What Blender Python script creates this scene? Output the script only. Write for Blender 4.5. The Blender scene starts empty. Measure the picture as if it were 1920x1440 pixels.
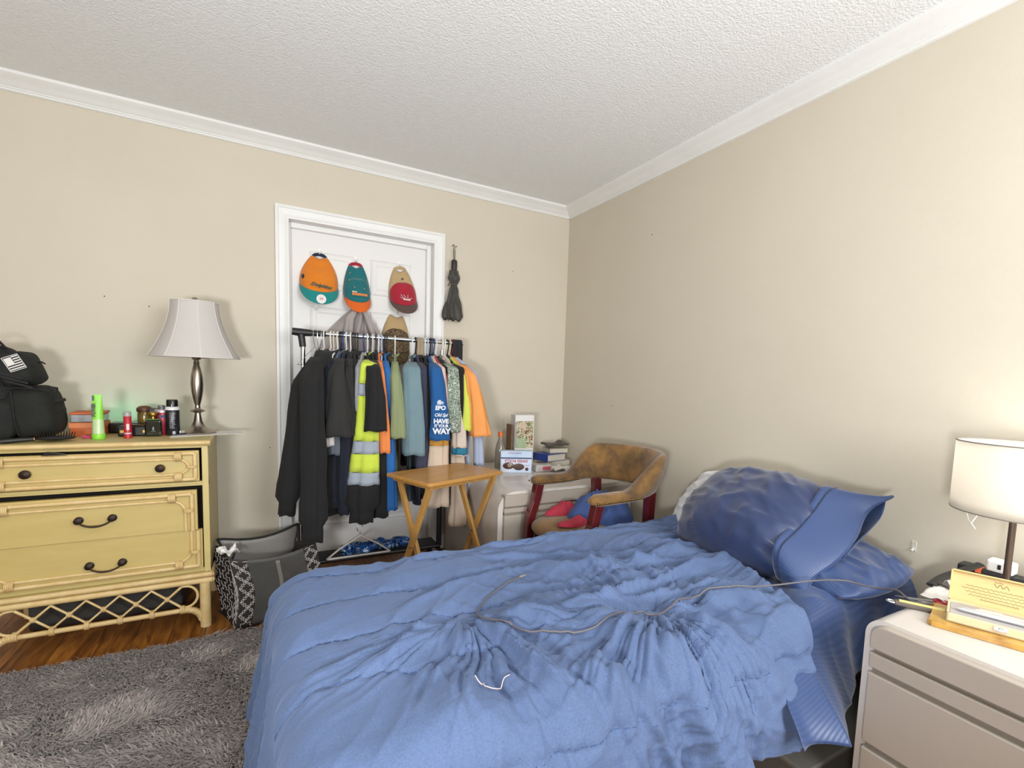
import bpy, bmesh, math, random
import numpy as np
from mathutils import Vector, Matrix, Euler

random.seed(7)
rng = np.random.default_rng(11)
pi = math.pi
S = bpy.context.scene
COL = S.collection

# ------------------------------------------------------------------ camera
def camera():
    yaw, pitch, roll = 0.528534, -0.088791, 0.037102
    fw = Vector((math.sin(yaw) * math.cos(pitch), math.cos(yaw) * math.cos(pitch), math.sin(pitch)))
    rt = Vector((math.cos(yaw), -math.sin(yaw), 0))
    up = rt.cross(fw)
    r2 = rt * math.cos(roll) + up * math.sin(roll)
    u2 = -rt * math.sin(roll) + up * math.cos(roll)
    cd = bpy.data.cameras.new('camera')
    cd.sensor_fit = 'HORIZONTAL'
    cd.sensor_width = 36.0
    cd.lens = 36.0 * 925.62 / 1920.0
    cd.shift_x = -77.33 / 1920.0
    cd.shift_y = 73.04 / 1920.0
    cd.clip_start = 0.02
    co = bpy.data.objects.new('camera', cd)
    COL.objects.link(co)
    m = Matrix((r2, u2, -fw)).transposed().to_4x4()
    m.translation = (-1.956, -3.22, 1.18)
    co.matrix_world = m
    S.camera = co
camera()

# ------------------------------------------------------------------ world, lights, exposure
w = bpy.data.worlds.new('world')
S.world = w
w.use_nodes = True
w.node_tree.nodes['Background'].inputs[0].default_value = (0.75, 0.86, 1.0, 1)
w.node_tree.nodes['Background'].inputs[1].default_value = 1.0

def area(name, loc, target, sx, sy, power, color):
    l = bpy.data.lights.new(name, 'AREA')
    l.shape = 'RECTANGLE'
    l.size, l.size_y, l.energy, l.color = sx, sy, power, color
    o = bpy.data.objects.new(name, l)
    COL.objects.link(o)
    o.location = loc
    o.rotation_euler = (Vector(target) - Vector(loc)).to_track_quat('-Z', 'Y').to_euler()
    return o
# daylight entering through the window in the wall behind the camera
area('window_daylight', (-.80, -4.36, 1.62), (-1.7, 0.0, 1.35), 1.25, 1.2, 70, (0.96, 0.99, 1.0))
# the photographer's flash bounced off the ceiling
area('bounced_flash', (-2.55, -3.60, 1.00), (-2.15, -2.0, 2.42), 0.30, 0.30, 67, (0.955, 0.988, 1.0))

vs = S.view_settings
S.display_settings.display_device = 'sRGB'
vs.view_transform = 'Standard'
vs.look = 'None'
vs.exposure = -0.14
vs.gamma = 1.0
vs.use_curve_mapping = False

# ------------------------------------------------------------------ materials
def lin(h):
    h = h.lstrip('#')
    out = []
    for i in (0, 2, 4):
        c = int(h[i:i + 2], 16) / 255
        out.append(c / 12.92 if c <= 0.04045 else ((c + 0.055) / 1.055) ** 2.4)
    return tuple(out)

MATS = {}
def mat(name, col, rough=0.6, metal=0.0, bump=None, var=None, sheen=0.0, coat=0.0, trans=0.0, emit=None, stretch=None, alpha=1.0, spec=None, grain=None):
    """plain principled material; var=(scale, amount, second colour), bump=(scale, strength), grain = stretched streaks"""
    if name in MATS:
        return MATS[name]
    m = bpy.data.materials.new(name)
    m.use_nodes = True
    nt = m.node_tree
    b = nt.nodes['Principled BSDF']
    c = lin(col)
    b.inputs['Base Color'].default_value = (*c, 1)
    b.inputs['Roughness'].default_value = rough
    b.inputs['Metallic'].default_value = metal
    b.inputs['Sheen Weight'].default_value = sheen
    b.inputs['Coat Weight'].default_value = coat
    b.inputs['Transmission Weight'].default_value = trans
    b.inputs['Alpha'].default_value = alpha
    if spec is not None:
        b.inputs['Specular IOR Level'].default_value = spec
    if emit:
        b.inputs['Emission Color'].default_value = (*lin(emit[0]), 1)
        b.inputs['Emission Strength'].default_value = emit[1]
    tc = mp = None
    def coords():
        nonlocal tc, mp
        if mp is None:
            tc = nt.nodes.new('ShaderNodeTexCoord')
            mp = nt.nodes.new('ShaderNodeMapping')
            nt.links.new(tc.outputs['Object'], mp.inputs[0])
            if stretch:
                mp.inputs['Scale'].default_value = stretch
        return mp.outputs[0]
    if var:
        n = nt.nodes.new('ShaderNodeTexNoise')
        n.inputs['Scale'].default_value = var[0]
        n.inputs['Detail'].default_value = 5
        n.inputs['Roughness'].default_value = 0.62
        nt.links.new(coords(), n.inputs['Vector'])
        r = nt.nodes.new('ShaderNodeMapRange')
        r.inputs['From Min'].default_value = 0.36
        r.inputs['From Max'].default_value = 0.64
        r.inputs['To Max'].default_value = var[1]
        nt.links.new(n.outputs['Fac'], r.inputs['Value'])
        mx = nt.nodes.new('ShaderNodeMix')
        mx.data_type = 'RGBA'
        mx.inputs['A'].default_value = (*c, 1)
        mx.inputs['B'].default_value = (*lin(var[2]), 1)
        nt.links.new(r.outputs[0], mx.inputs['Factor'])
        nt.links.new(mx.outputs['Result'], b.inputs['Base Color'])
    if bump:
        n2 = nt.nodes.new('ShaderNodeTexNoise')
        n2.inputs['Scale'].default_value = bump[0]
        n2.inputs['Detail'].default_value = 3
        nt.links.new(coords(), n2.inputs['Vector'])
        bp = nt.nodes.new('ShaderNodeBump')
        bp.inputs['Strength'].default_value = bump[1]
        bp.inputs['Distance'].default_value = bump[2] if len(bump) > 2 else 0.003
        nt.links.new(n2.outputs['Fac'], bp.inputs['Height'])
        nt.links.new(bp.outputs[0], b.inputs['Normal'])
    MATS[name] = m
    return m

def fabric(name, col, rough=0.9, var2=None, amount=0.35, scale=9, sheen=0.25):
    return mat(name, col, rough, sheen=sheen, bump=(420, 0.25, 0.001), var=(scale, amount, var2) if var2 else None)

# ------------------------------------------------------------------ value noise (numpy)
_LAT = rng.random((256, 256))
def vnoise(x, y):
    x = np.asarray(x, float); y = np.asarray(y, float)
    x, y = np.broadcast_arrays(x, y)
    xi = np.floor(x).astype(int); yi = np.floor(y).astype(int)
    fx = x - xi; fy = y - yi
    fx = fx * fx * fx * (fx * (fx * 6 - 15) + 10); fy = fy * fy * fy * (fy * (fy * 6 - 15) + 10)
    g = lambda a, b: _LAT[a % 256, b % 256]
    return (g(xi, yi) * (1 - fx) + g(xi + 1, yi) * fx) * (1 - fy) + (g(xi, yi + 1) * (1 - fx) + g(xi + 1, yi + 1) * fx) * fy
def fbm(x, y, o=4):
    s = 0; a = 1; t = 0
    for i in range(o):
        s = s + a * vnoise(x * 2 ** i + 17.3 * i, y * 2 ** i + 9.1 * i); t += a; a *= 0.5
    return s / t
def ridge(x, y, p=2.0):
    return (1 - np.abs(2 * vnoise(x, y) - 1)) ** p
def sstep(a, b, x):
    t = np.clip((x - a) / (b - a), 0, 1)
    return t * t * (3 - 2 * t)

# ------------------------------------------------------------------ mesh building
class MB:
    def __init__(s):
        s.v = []; s.f = []
    def add(s, vs, fs):
        o = len(s.v)
        s.v.extend(tuple(map(float, q)) for q in vs)
        s.f.extend(tuple(i + o for i in f) for f in fs)
        return s
    def box(s, c, d, rot=None):
        x, y, z = d[0] / 2, d[1] / 2, d[2] / 2
        vs = [Vector(q) for q in ((-x, -y, -z), (x, -y, -z), (x, y, -z), (-x, y, -z), (-x, -y, z), (x, -y, z), (x, y, z), (-x, y, z))]
        if rot is not None:
            R = rot if isinstance(rot, Matrix) else Euler(rot).to_matrix()
            vs = [R @ q for q in vs]
        vs = [q + Vector(c) for q in vs]
        return s.add(vs, [(0, 3, 2, 1), (4, 5, 6, 7), (0, 1, 5, 4), (1, 2, 6, 5), (2, 3, 7, 6), (3, 0, 4, 7)])
    def span(s, x0, x1, y0, y1, z0, z1):
        return s.box(((x0 + x1) / 2, (y0 + y1) / 2, (z0 + z1) / 2), (abs(x1 - x0), abs(y1 - y0), abs(z1 - z0)))
    def tube(s, pts, r, n=10, closed=False, flat=1.0, up=None):
        pts = [Vector(q) for q in pts]
        k = len(pts)
        rr = r if hasattr(r, '__len__') else [r] * k
        o = len(s.v); prev = None
        for i, q in enumerate(pts):
            if closed:
                t = pts[(i + 1) % k] - pts[i - 1]
            else:
                t = pts[min(i + 1, k - 1)] - pts[max(i - 1, 0)]
            if t.length < 1e-9:
                t = Vector((0, 0, 1))
            t.normalize()
            if prev is None:
                ref = Vector(up) if up else (Vector((0, 0, 1)) if abs(t.z) < 0.9 else Vector((1, 0, 0)))
                a = ref.cross(t).normalized()
            else:
                a = (prev - t * prev.dot(t))
                a = a.normalized() if a.length > 1e-6 else t.orthogonal().normalized()
            prev = a
            b = t.cross(a)
            for j in range(n):
                th = 2 * pi * j / n
                s.v.append(tuple(q + a * (math.cos(th) * rr[i]) + b * (math.sin(th) * rr[i] * flat)))
        m = k if closed else k - 1
        for i in range(m):
            for j in range(n):
                A = o + i * n; B = o + ((i + 1) % k) * n
                s.f.append((A + j, A + (j + 1) % n, B + (j + 1) % n, B + j))
        if not closed:
            s.f.append(tuple(o + j for j in range(n))[::-1])
            s.f.append(tuple(o + (k - 1) * n + j for j in range(n)))
        return s
    def cyl(s, p0, p1, r0, r1=None, n=16):
        return s.tube([p0, p1], [r0, r0 if r1 is None else r1], n)
    def lathe(s, prof, c=(0, 0, 0), n=28, R=None, sx=1.0, sy=1.0):
        o = len(s.v); c = Vector(c)
        for r, z in prof:
            for j in range(n):
                a = 2 * pi * j / n
                q = Vector((math.cos(a) * r * sx, math.sin(a) * r * sy, z))
                if R is not None:
                    q = R @ q
                s.v.append(tuple(q + c))
        for i in range(len(prof) - 1):
            for j in range(n):
                s.f.append((o + i * n + j, o + i * n + (j + 1) % n, o + (i + 1) * n + (j + 1) % n, o + (i + 1) * n + j))
        s.f.append(tuple(o + j for j in range(n))[::-1])
        s.f.append(tuple(o + (len(prof) - 1) * n + j for j in range(n)))
        return s
    def grid(s, P, cu=False, cv=False):
        """P: array (nu, nv, 3)"""
        P = np.asarray(P, float); nu, nv, _ = P.shape
        o = len(s.v)
        s.v.extend(map(tuple, P.reshape(-1, 3).tolist()))
        for i in range(nu if cu else nu - 1):
            for j in range(nv if cv else nv - 1):
                i2 = (i + 1) % nu; j2 = (j + 1) % nv
                s.f.append((o + i * nv + j, o + i2 * nv + j, o + i2 * nv + j2, o + i * nv + j2))
        return s
    def prism(s, poly, a0, a1, axis='z'):
        """extrude a 2-D polygon along an axis; the polygon gives the other two axes in order"""
        n = len(poly)
        def put(p, t):
            return {'z': (p[0], p[1], t), 'y': (p[0], t, p[1]), 'x': (t, p[0], p[1])}[axis]
        vs = [put(p, a0) for p in poly] + [put(p, a1) for p in poly]
        fs = [tuple(range(n))[::-1], tuple(range(n, 2 * n))]
        fs += [(i, (i + 1) % n, n + (i + 1) % n, n + i) for i in range(n)]
        return s.add(vs, fs)
    def ball(s, c, r, n=14, m=9, R=None):
        rx, ry, rz = r if hasattr(r, '__len__') else (r, r, r)
        prof = []
        o = len(s.v); c = Vector(c)
        for i in range(m + 1):
            a = -pi / 2 + pi * i / m
            for j in range(n):
                b = 2 * pi * j / n
                q = Vector((math.cos(a) * math.cos(b) * rx, math.cos(a) * math.sin(b) * ry, math.sin(a) * rz))
                if R is not None:
                    q = R @ q
                s.v.append(tuple(q + c))
        for i in range(m):
            for j in range(n):
                s.f.append((o + i * n + j, o + i * n + (j + 1) % n, o + (i + 1) * n + (j + 1) % n, o + (i + 1) * n + j))
        return s
    def build(s, name, material, parent=None, smooth=True, bevel=0.0, segs=2, solid=0.0, angle=40, loc=None, rot=None, subd=0):
        me = bpy.data.meshes.new(name)
        me.from_pydata(s.v, [], s.f)
        bm = bmesh.new(); bm.from_mesh(me)
        bmesh.ops.recalc_face_normals(bm, faces=bm.faces)
        bm.to_mesh(me); bm.free()
        me.materials.append(material)
        if smooth:
            me.polygons.foreach_set('use_smooth', [True] * len(me.polygons))
            if not solid:
                me.set_sharp_from_angle(angle=math.radians(angle))
        o = bpy.data.objects.new(name, me)
        COL.objects.link(o)
        if parent:
            o.parent = parent
        if loc is not None:
            o.location = loc
        if rot is not None:
            o.rotation_euler = rot
        if solid:
            md = o.modifiers.new('Solidify', 'SOLIDIFY'); md.thickness = solid; md.offset = 0
        if bevel:
            md = o.modifiers.new('Bevel', 'BEVEL'); md.width = bevel; md.segments = segs; md.limit_method = 'ANGLE'; md.angle_limit = math.radians(50)
            md.harden_normals = False
        if subd:
            md = o.modifiers.new('Subdivision', 'SUBSURF'); md.levels = subd; md.render_levels = subd
        return o

def thing(name, label, cat, loc=(0, 0, 0), rz=0.0, group=None):
    o = bpy.data.objects.new(name, None)
    COL.objects.link(o)
    o.empty_display_size = 0.05
    o.location = loc; o.rotation_euler = (0, 0, rz)
    o['label'] = label; o['category'] = cat
    if group:
        o['group'] = group
    return o
def tag(o, label, cat, group=None):
    o['label'] = label; o['category'] = cat
    if group:
        o['group'] = group
    return o
def struct(o):
    o['kind'] = 'structure'
    return o

def text_mesh(txt, size, depth=0.0005, align='CENTER', shear=0.0, space=1.0, bold=0.0):
    c = bpy.data.curves.new('lettering', 'FONT')
    c.body = txt; c.size = size; c.extrude = depth; c.align_x = align; c.align_y = 'CENTER'; c.shear = shear; c.space_character = space
    c.offset = bold; c.resolution_u = 2
    o = bpy.data.objects.new('lettering', c)
    COL.objects.link(o)
    dg = bpy.context.evaluated_depsgraph_get()
    me = bpy.data.meshes.new_from_object(o.evaluated_get(dg))
    bpy.data.objects.remove(o)
    return me
def lettering(txt, size, material, parent, M4, name='lettering', **kw):
    me = text_mesh(txt, size, **kw)
    me.materials.clear(); me.materials.append(material)
    me.name = name
    o = bpy.data.objects.new(name, me)
    COL.objects.link(o)
    o.parent = parent
    o.matrix_local = M4
    return o
def frame(loc, xdir, ydir):
    """local frame: text runs along xdir, its up is ydir"""
    x = Vector(xdir).normalized(); y = Vector(ydir); y = (y - x * y.dot(x)).normalized(); z = x.cross(y)
    m = Matrix((x, y, z)).transposed().to_4x4(); m.translation = loc
    return m
def arc(c, r, a0, a1, n, plane='xz'):
    out = []
    for i in range(n + 1):
        a = a0 + (a1 - a0) * i / n
        u, v = c[0] + r * math.cos(a), c[1] + r * math.sin(a)
        out.append((u, v))
    return out
# ================================================================== THE ROOM
XL, YF, ZC = -4.40, -4.45, 2.42      # left wall, front wall (behind the camera), ceiling
M_wall = mat('wall_paint', '#cfc6b5', 0.85, bump=(160, 0.16, 0.002), var=(1.7, 0.30, '#c7bdaa'))
M_ceil = mat('ceiling_texture', '#eeeff0', 0.95, bump=(120, 0.9, 0.004), var=(40, 0.25, '#e4e5e6'))
M_trim = mat('trim_white', '#eae9e7', 0.45, var=(3, 0.3, '#d9d8d5'))
M_door = mat('door_white', '#e3e0de', 0.5, bump=(90, 0.05, 0.001))
M_gold = mat('brass', '#b89348', 0.35, metal=1.0)
M_dark = mat('black_plastic', '#1b1b1c', 0.45)
M_steel = mat('chrome', '#c9ccd0', 0.2, metal=1.0)
M_whiteplas = mat('white_plastic', '#e9e9e6', 0.4)

def wood_floor_mat():
    m = bpy.data.materials.new('oak_planks'); m.use_nodes = True
    nt = m.node_tree; b = nt.nodes['Principled BSDF']
    tc = nt.nodes.new('ShaderNodeTexCoord'); oi = nt.nodes.new('ShaderNodeObjectInfo')
    ad = nt.nodes.new('ShaderNodeVectorMath'); ad.operation = 'ADD'
    nt.links.new(tc.outputs['Object'], ad.inputs[0]); nt.links.new(oi.outputs['Random'], ad.inputs[1])
    mp = nt.nodes.new('ShaderNodeMapping'); mp.inputs['Scale'].default_value = (14, 1.6, 1)
    nt.links.new(ad.outputs[0], mp.inputs[0])
    n = nt.nodes.new('ShaderNodeTexNoise'); n.inputs['Scale'].default_value = 3.0; n.inputs['Detail'].default_value = 6; n.inputs['Distortion'].default_value = 0.9
    nt.links.new(mp.outputs[0], n.inputs['Vector'])
    rp = nt.nodes.new('ShaderNodeValToRGB')
    e = rp.color_ramp.elements
    e[0].position = 0.3; e[0].color = (*lin('#5d3512'), 1)
    e[1].position = 0.72; e[1].color = (*lin('#a8702f'), 1)
    k = e.new(0.5); k.color = (*lin('#8a5520'), 1)
    nt.links.new(n.outputs['Fac'], rp.inputs[0])
    hs = nt.nodes.new('ShaderNodeHueSaturation')
    mr = nt.nodes.new('ShaderNodeMapRange'); mr.inputs['To Min'].default_value = 0.75; mr.inputs['To Max'].default_value = 1.15
    nt.links.new(oi.outputs['Random'], mr.inputs[0]); nt.links.new(mr.outputs[0], hs.inputs['Value'])
    nt.links.new(rp.outputs[0], hs.inputs['Color']); nt.links.new(hs.outputs[0], b.inputs['Base Color'])
    b.inputs['Roughness'].default_value = 0.38
    return m
M_floor = wood_floor_mat()

fl = struct(MB().span(XL - .1, .1, YF - .1, .1, -.06, -.008).build('floor', mat('floor_joint', '#2a180b', 0.8), smooth=False))
pw, pl = 0.128, 1.22
pm = None
ci = 0
x = -4.38
while x < 0:
    y = 0.0 + (ci * 0.437) % pl
    while y > YF:
        y1 = min(y, 0.1); y0 = max(y - pl, YF)
        if y1 - y0 > 0.05:
            full = abs((y1 - y0) - pl) < 1e-6
            if full and pm is not None:
                o = bpy.data.objects.new('plank', pm); COL.objects.link(o)
                o.location = (x + pw / 2, y1 - pl / 2, -.004); o.parent = fl
            else:
                o = MB().box((0, 0, 0), (pw - .002, (y1 - y0) - .002, .008)).build('plank', M_floor, fl, smooth=False)
                o.location = (x + pw / 2, (y0 + y1) / 2, -.004)
                if full: pm = o.data
        y -= pl
    x += pw; ci += 1

struct(MB().span(XL - .1, .1, YF - .1, .1, ZC, ZC + .08).build('ceiling', M_ceil, smooth=False))
struct(MB().span(0, .1, YF - .1, .1, 0, ZC).build('wall_right', M_wall, smooth=False))
struct(MB().span(XL - .1, XL, YF - .1, .1, 0, ZC).build('wall_left', M_wall, smooth=False))
DX0, DX1, DZ = -1.835, -1.008, 2.018          # clear door opening
wb = MB()
wb.span(XL, DX0 - .02, 0, .1, 0, ZC).span(DX1 + .02, 0, 0, .1, 0, ZC).span(DX0 - .02, DX1 + .02, 0, .1, DZ + .02, ZC)
wb.span(DX0 - .1, DX1 + .1, .135, .145, 0, DZ + .1)
struct(wb.build('wall_back', M_wall, smooth=False))
WX0, WX1, WZ0, WZ1 = -1.46, -.14, 0.95, 2.28  # window behind the camera
wf = MB()
wf.span(XL, WX0, YF - .1, YF, 0, ZC).span(WX1, 0, YF - .1, YF, 0, ZC).span(WX0, WX1, YF - .1, YF, WZ1, ZC).span(WX0, WX1, YF - .1, YF, 0, WZ0)
struct(wf.build('wall_front', M_wall, smooth=False))
wn = MB()
for a, b_ in ((WX0 - .06, WX0 + .03), (WX1 - .03, WX1 + .06)):
    wn.span(a, b_, YF, YF + .02, WZ0 - .06, WZ1 + .06)
wn.span(WX0 - .06, WX1 + .06, YF, YF + .02, WZ1 - .03, WZ1 + .06).span(WX0 - .06, WX1 + .06, YF, YF + .02, WZ0 - .06, WZ0 + .03)
wo = struct(wn.build('window_1', M_trim, smooth=False, bevel=.003))
MB().span(WX0, WX1, YF - .06, YF - .055, WZ0, WZ1).build('pane', mat('window_glass', '#ffffff', 0.02, trans=1.0), wo, smooth=False)
MB().span(WX0, WX1, YF - .07, YF - .04, (WZ0 + WZ1) / 2 - .02, (WZ0 + WZ1) / 2 + .02).build('meeting_rail', M_trim, wo, smooth=False)

# crown moulding: profile (distance from wall, height below the ceiling)
prof = [(0, 0), (.078, 0), (.078, -.012), (.070, -.017), (.066, -.020), (.052, -.026), (.038, -.036), (.028, -.046), (.020, -.050), (.020, -.054), (.014, -.056), (.014, -.062), (.009, -.066), (0, -.066)]
back = MB().prism([(-d, ZC + h) for d, h in prof], XL, 0, 'x')
o = struct(back.build('trim_1', M_trim)); o['label'] = 'white crown moulding along the door wall'; del o['label']
struct(MB().prism([(-d, ZC + h) for d, h in prof], YF, -.0, 'y').build('trim_2', M_trim))
bp = [(0, 0), (.014, 0), (.014, .075), (.008, .088), (0, .092)]
struct(MB().prism([(-d, h) for d, h in bp], XL, DX0 - .066, 'x').build('baseboard_back', M_trim))
struct(MB().prism([(-d, h) for d, h in bp], DX1 + .066, 0, 'x').build('baseboard_back', M_trim))
struct(MB().prism([(-d, h) for d, h in bp], YF, 0, 'y').build('baseboard_right', M_trim))

# ------------------------------------------------------------------ door with casing, jamb and six moulded panels
door = bpy.data.objects.new('door_1', None); COL.objects.link(door); struct(door)
door.location = ((DX0 + DX1) / 2, 0, 0)
dx = lambda X: X - door.location.x
cp = [(0, .018), (.012, .020), (.018, .015), (.030, .014), (.046, .011), (.054, .006), (.066, .004), (.066, 0), (0, 0)]   # casing profile (across from the outer edge, depth)
def casing(side):
    m = MB()
    if side in (-1, 1):
        e = DX0 - .066 if side < 0 else DX1 + .066
        for k, z in ((0, 0.0), (1, 1.0)):
            pass
        n = len(cp); vs = []
        for (a, d) in cp:
            X = e + a if side < 0 else e - a
            vs.append((dx(X), -d, 0))
        for (a, d) in cp:
            X = e + a if side < 0 else e - a
            vs.append((dx(X), -d, DZ + .066 - a))
    else:
        vs = []
        for (a, d) in cp:
            vs.append((dx(DX0 - .066 + a), -d, DZ + .066 - a))
        for (a, d) in cp:
            vs.append((dx(DX1 + .066 - a), -d, DZ + .066 - a))
        n = len(cp)
    fs = [tuple(range(n)), tuple(range(n, 2 * n))[::-1]] + [(i, (i + 1) % n, n + (i + 1) % n, n + i) for i in range(n)]
    m.add(vs, fs)
    return m
for sd in (-1, 1, 0):
    casing(sd).build('casing', M_trim, door, angle=25)
jb = .115
j = MB().span(dx(DX0 - .02), dx(DX0), 0.0, jb + .05, 0, DZ).span(dx(DX1), dx(DX1 + .02), 0.0, jb + .05, 0, DZ).span(dx(DX0 - .02), dx(DX1 + .02), 0.0, jb + .05, DZ, DZ + .02)
j.build('jamb', M_trim, door, smooth=False)
st = MB()
for (a, b_) in ((DX0, DX0 + .014), (DX1 - .03, DX1)):
    st.span(dx(a), dx(b_), .062, .098, 0, DZ)
st.span(dx(DX0 + .014), dx(DX1 - .03), .062, .098, DZ - .03, DZ)
st.build('door_stop', M_trim, door, smooth=False, bevel=.004)
slab = MB().span(dx(DX0 - .01), dx(DX1 + .01), .092, .13, .006, DZ + .01).build('slab', M_door, door, smooth=False)
SW = DX1 - .03 - DX0 - .014
def panel(x0, x1, z0, z1):
    m = MB()
    # moulded rim and raised field, standing proud of the slab
    y = .092
    def ring(i0, y0, i1, y1):
        a = [(x0 + i0, y0, z0 + i0), (x1 - i0, y0, z0 + i0), (x1 - i0, y0, z1 - i0), (x0 + i0, y0, z1 - i0)]
        b = [(x0 + i1, y1, z0 + i1), (x1 - i1, y1, z0 + i1), (x1 - i1, y1, z1 - i1), (x0 + i1, y1, z1 - i1)]
        m.add(a + b, [(k, (k + 1) % 4, 4 + (k + 1) % 4, 4 + k) for k in range(4)])
    ring(0, y + .001, .006, y - .005); ring(.006, y - .005, .018, y - .001); ring(.018, y - .001, .030, y - .0005); ring(.030, y - .0005, .042, y - .005)
    q = .042
    m.add([(x0 + q, y - .005, z0 + q), (x1 - q, y - .005, z0 + q), (x1 - q, y - .005, z1 - q), (x0 + q, y - .005, z1 - q)], [(0, 1, 2, 3)])
    m.build('panel', M_door, door, smooth=False)
L0 = dx(DX0 + .014 + .095); L1 = dx(DX0 + .014 + SW / 2 - .045); R0 = dx(DX0 + .014 + SW / 2 + .045); R1 = dx(DX1 - .03 - .095)
for a, b_ in ((L0, L1), (R0, R1)):
    panel(a, b_, 1.66, 1.88); panel(a, b_, 0.98, 1.56); panel(a, b_, 0.22, 0.80)
# ================================================================== RATTAN DRESSER
M_cream = mat('cream_lacquer', '#c9b67a', 0.42, var=(6, 0.35, '#bda868'), bump=(60, 0.04, 0.001))
M_cream2 = mat('cream_drawer_lacquer', '#c3ad6e', 0.42, var=(5, 0.4, '#b59d5c'), stretch=(1, 6, 6))
M_rattan = mat('rattan_cane', '#d9c08c', 0.5, var=(22, 0.5, '#c29a58'), bump=(50, 0.08, 0.001))
M_iron = mat('aged_iron', '#3a2a22', 0.5, metal=0.6, var=(40, 0.5, '#1e1613'))
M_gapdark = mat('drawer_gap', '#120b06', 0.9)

dr = thing('rattan_dresser', 'cream rattan dresser with three drawers and a lattice apron below', 'dresser', (-2.556, -.57, 0))
HW = .372; DP = .455
b = MB()
b.span(HW - .024, HW, .012, DP, .25, .832).span(-HW, -HW + .024, .012, DP, .25, .832).span(-HW, HW, DP - .012, DP, .25, .832)
b.span(-HW, HW, .02, DP, .25, .268).span(-HW, HW, .014, .05, .648, .668).span(-HW, HW, .014, .05, .818, .832)
b.build('carcass', M_cream, dr, smooth=False, bevel=.002)
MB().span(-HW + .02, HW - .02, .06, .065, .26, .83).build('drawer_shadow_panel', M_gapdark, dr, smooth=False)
tp = MB().prism([(-.004, .832), (.0, .8275), (DP + .01, .8275), (DP + .01, .852), (.004, .852), (-.004, .846)], -HW - .012, HW + .012, 'x')
tp.build('top', M_cream, dr, smooth=False, bevel=.003)
MB().tube([(-HW - .008, -.004, .842), (HW + .010, -.004, .842)], .0095, 12).build('top_edge_cane', M_rattan, dr)

def wrap(m, p, along, r=.013, n=4, pitch=.0052, parent=None):
    """cane binding: a few rings round a pole; with a parent it becomes a part of its own"""
    solo = parent is not None
    if solo: m = MB()
    p = Vector(p); a = Vector(along).normalized()
    u = a.orthogonal().normalized(); v = a.cross(u)
    for i in range(n):
        c = p + a * ((i - (n - 1) / 2) * pitch)
        m.tube([c + u * (r * math.cos(t)) + v * (r * math.sin(t)) for t in [2 * pi * k / 12 for k in range(12)]], .0031, 6, closed=True)
    if solo: m.build('cane_binding', M_rattan, parent)
def corner_frame(parent, x0, x1, z0, z1, y, top=True, bottom=True, ro=.0088, ri=.0062, inset=.024, rad=.055):
    """double cane frame: straight outer canes, inner cane with rounded corners"""
    m = MB(); w_ = MB()
    if top: m.tube([(x0, y, z1), (x1, y, z1)], ro, 10)
    if bottom: m.tube([(x0, y, z0), (x1, y, z0)], ro, 10)
    for X in (x0, x1):
        m.tube([(X, y, z0), (X, y, z1)], ro, 10)
    i = inset
    pts = []
    if top and bottom:
        c = [(x1 - i - rad, z1 - i - rad * .9, 0), (x0 + i + rad, z1 - i - rad * .9, pi / 2), (x0 + i + rad, z0 + i + rad * .9, pi), (x1 - i - rad, z0 + i + rad * .9, 1.5 * pi)]
        rr = min(rad, (z1 - z0) / 2 - i)
        c = [(x1 - i - rad, z1 - i - rr, 0), (x0 + i + rad, z1 - i - rr, pi / 2), (x0 + i + rad, z0 + i + rr, pi), (x1 - i - rad, z0 + i + rr, 1.5 * pi)]
        for cx, cz, a0 in c:
            for k in range(9):
                a = a0 + pi / 2 * k / 8
                pts.append((cx + rad * math.cos(a), y, cz + rr * math.sin(a)))
        m.tube(pts, ri, 8, closed=True)
    elif top:
        pts = [(x0 + i, y, z0)] + [(x0 + i + rad - rad * math.cos(a), y, z1 - i - rad + rad * math.sin(a)) for a in np.linspace(0, pi / 2, 9)] + [(x1 - i - rad + rad * math.sin(a), y, z1 - i - rad + rad * math.cos(a)) for a in np.linspace(0, pi / 2, 9)] + [(x1 - i, y, z0)]
        m.tube(pts, ri, 8)
    else:
        pts = [(x0 + i, y, z1)] + [(x0 + i + rad - rad * math.cos(a), y, z0 + i + rad - rad * math.sin(a)) for a in np.linspace(0, pi / 2, 9)] + [(x1 - i - rad + rad * math.sin(a), y, z0 + i + rad - rad * math.cos(a)) for a in np.linspace(0, pi / 2, 9)] + [(x1 - i, y, z1)]
        m.tube(pts, ri, 8)
    m.build('cane_frame', M_rattan, parent)
    for X, s in ((x0, 1), (x1, -1)):
        for Z, ok in ((z1, top), (z0, bottom)):
            if ok:
                sg = -1 if Z == z1 else 1
                wrap(w_, (X + s * (rad + .014), y, Z + sg * i / 2), (1, 0, 0), r=.019, n=5, parent=parent)
                if top != bottom:
                    wrap(w_, (X + s * i / 2, y, Z + sg * (rad + .014)), (0, 0, 1), r=.018, n=3, parent=parent)
        if top and bottom:
            wrap(w_, (X + s * i / 2, y, (z0 + z1) / 2), (0, 0, 1), r=.018, n=2, parent=parent)

# top drawer
d1 = MB().span(-.348, .340, -.004, .016, .672, .808).build('drawer', M_cream2, dr, smooth=False, bevel=.002)
corner_frame(d1, -.334, .326, .683, .797, -.008, rad=.045)
for X in (-.206, .205):
    MB().lathe([(.0065, 0), (.0065, .006), (.013, .010), (.0175, .015), (.0165, .021), (.009, .025), (.0, .026)], (X, -.004, .738), 18, Matrix.Rotation(pi / 2, 3, 'X')).build('knob', M_iron, d1)
MB().span(-.346, .346, .010, .02, .655, .668).build('rail', M_cream, dr, smooth=False, bevel=.003)
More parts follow.
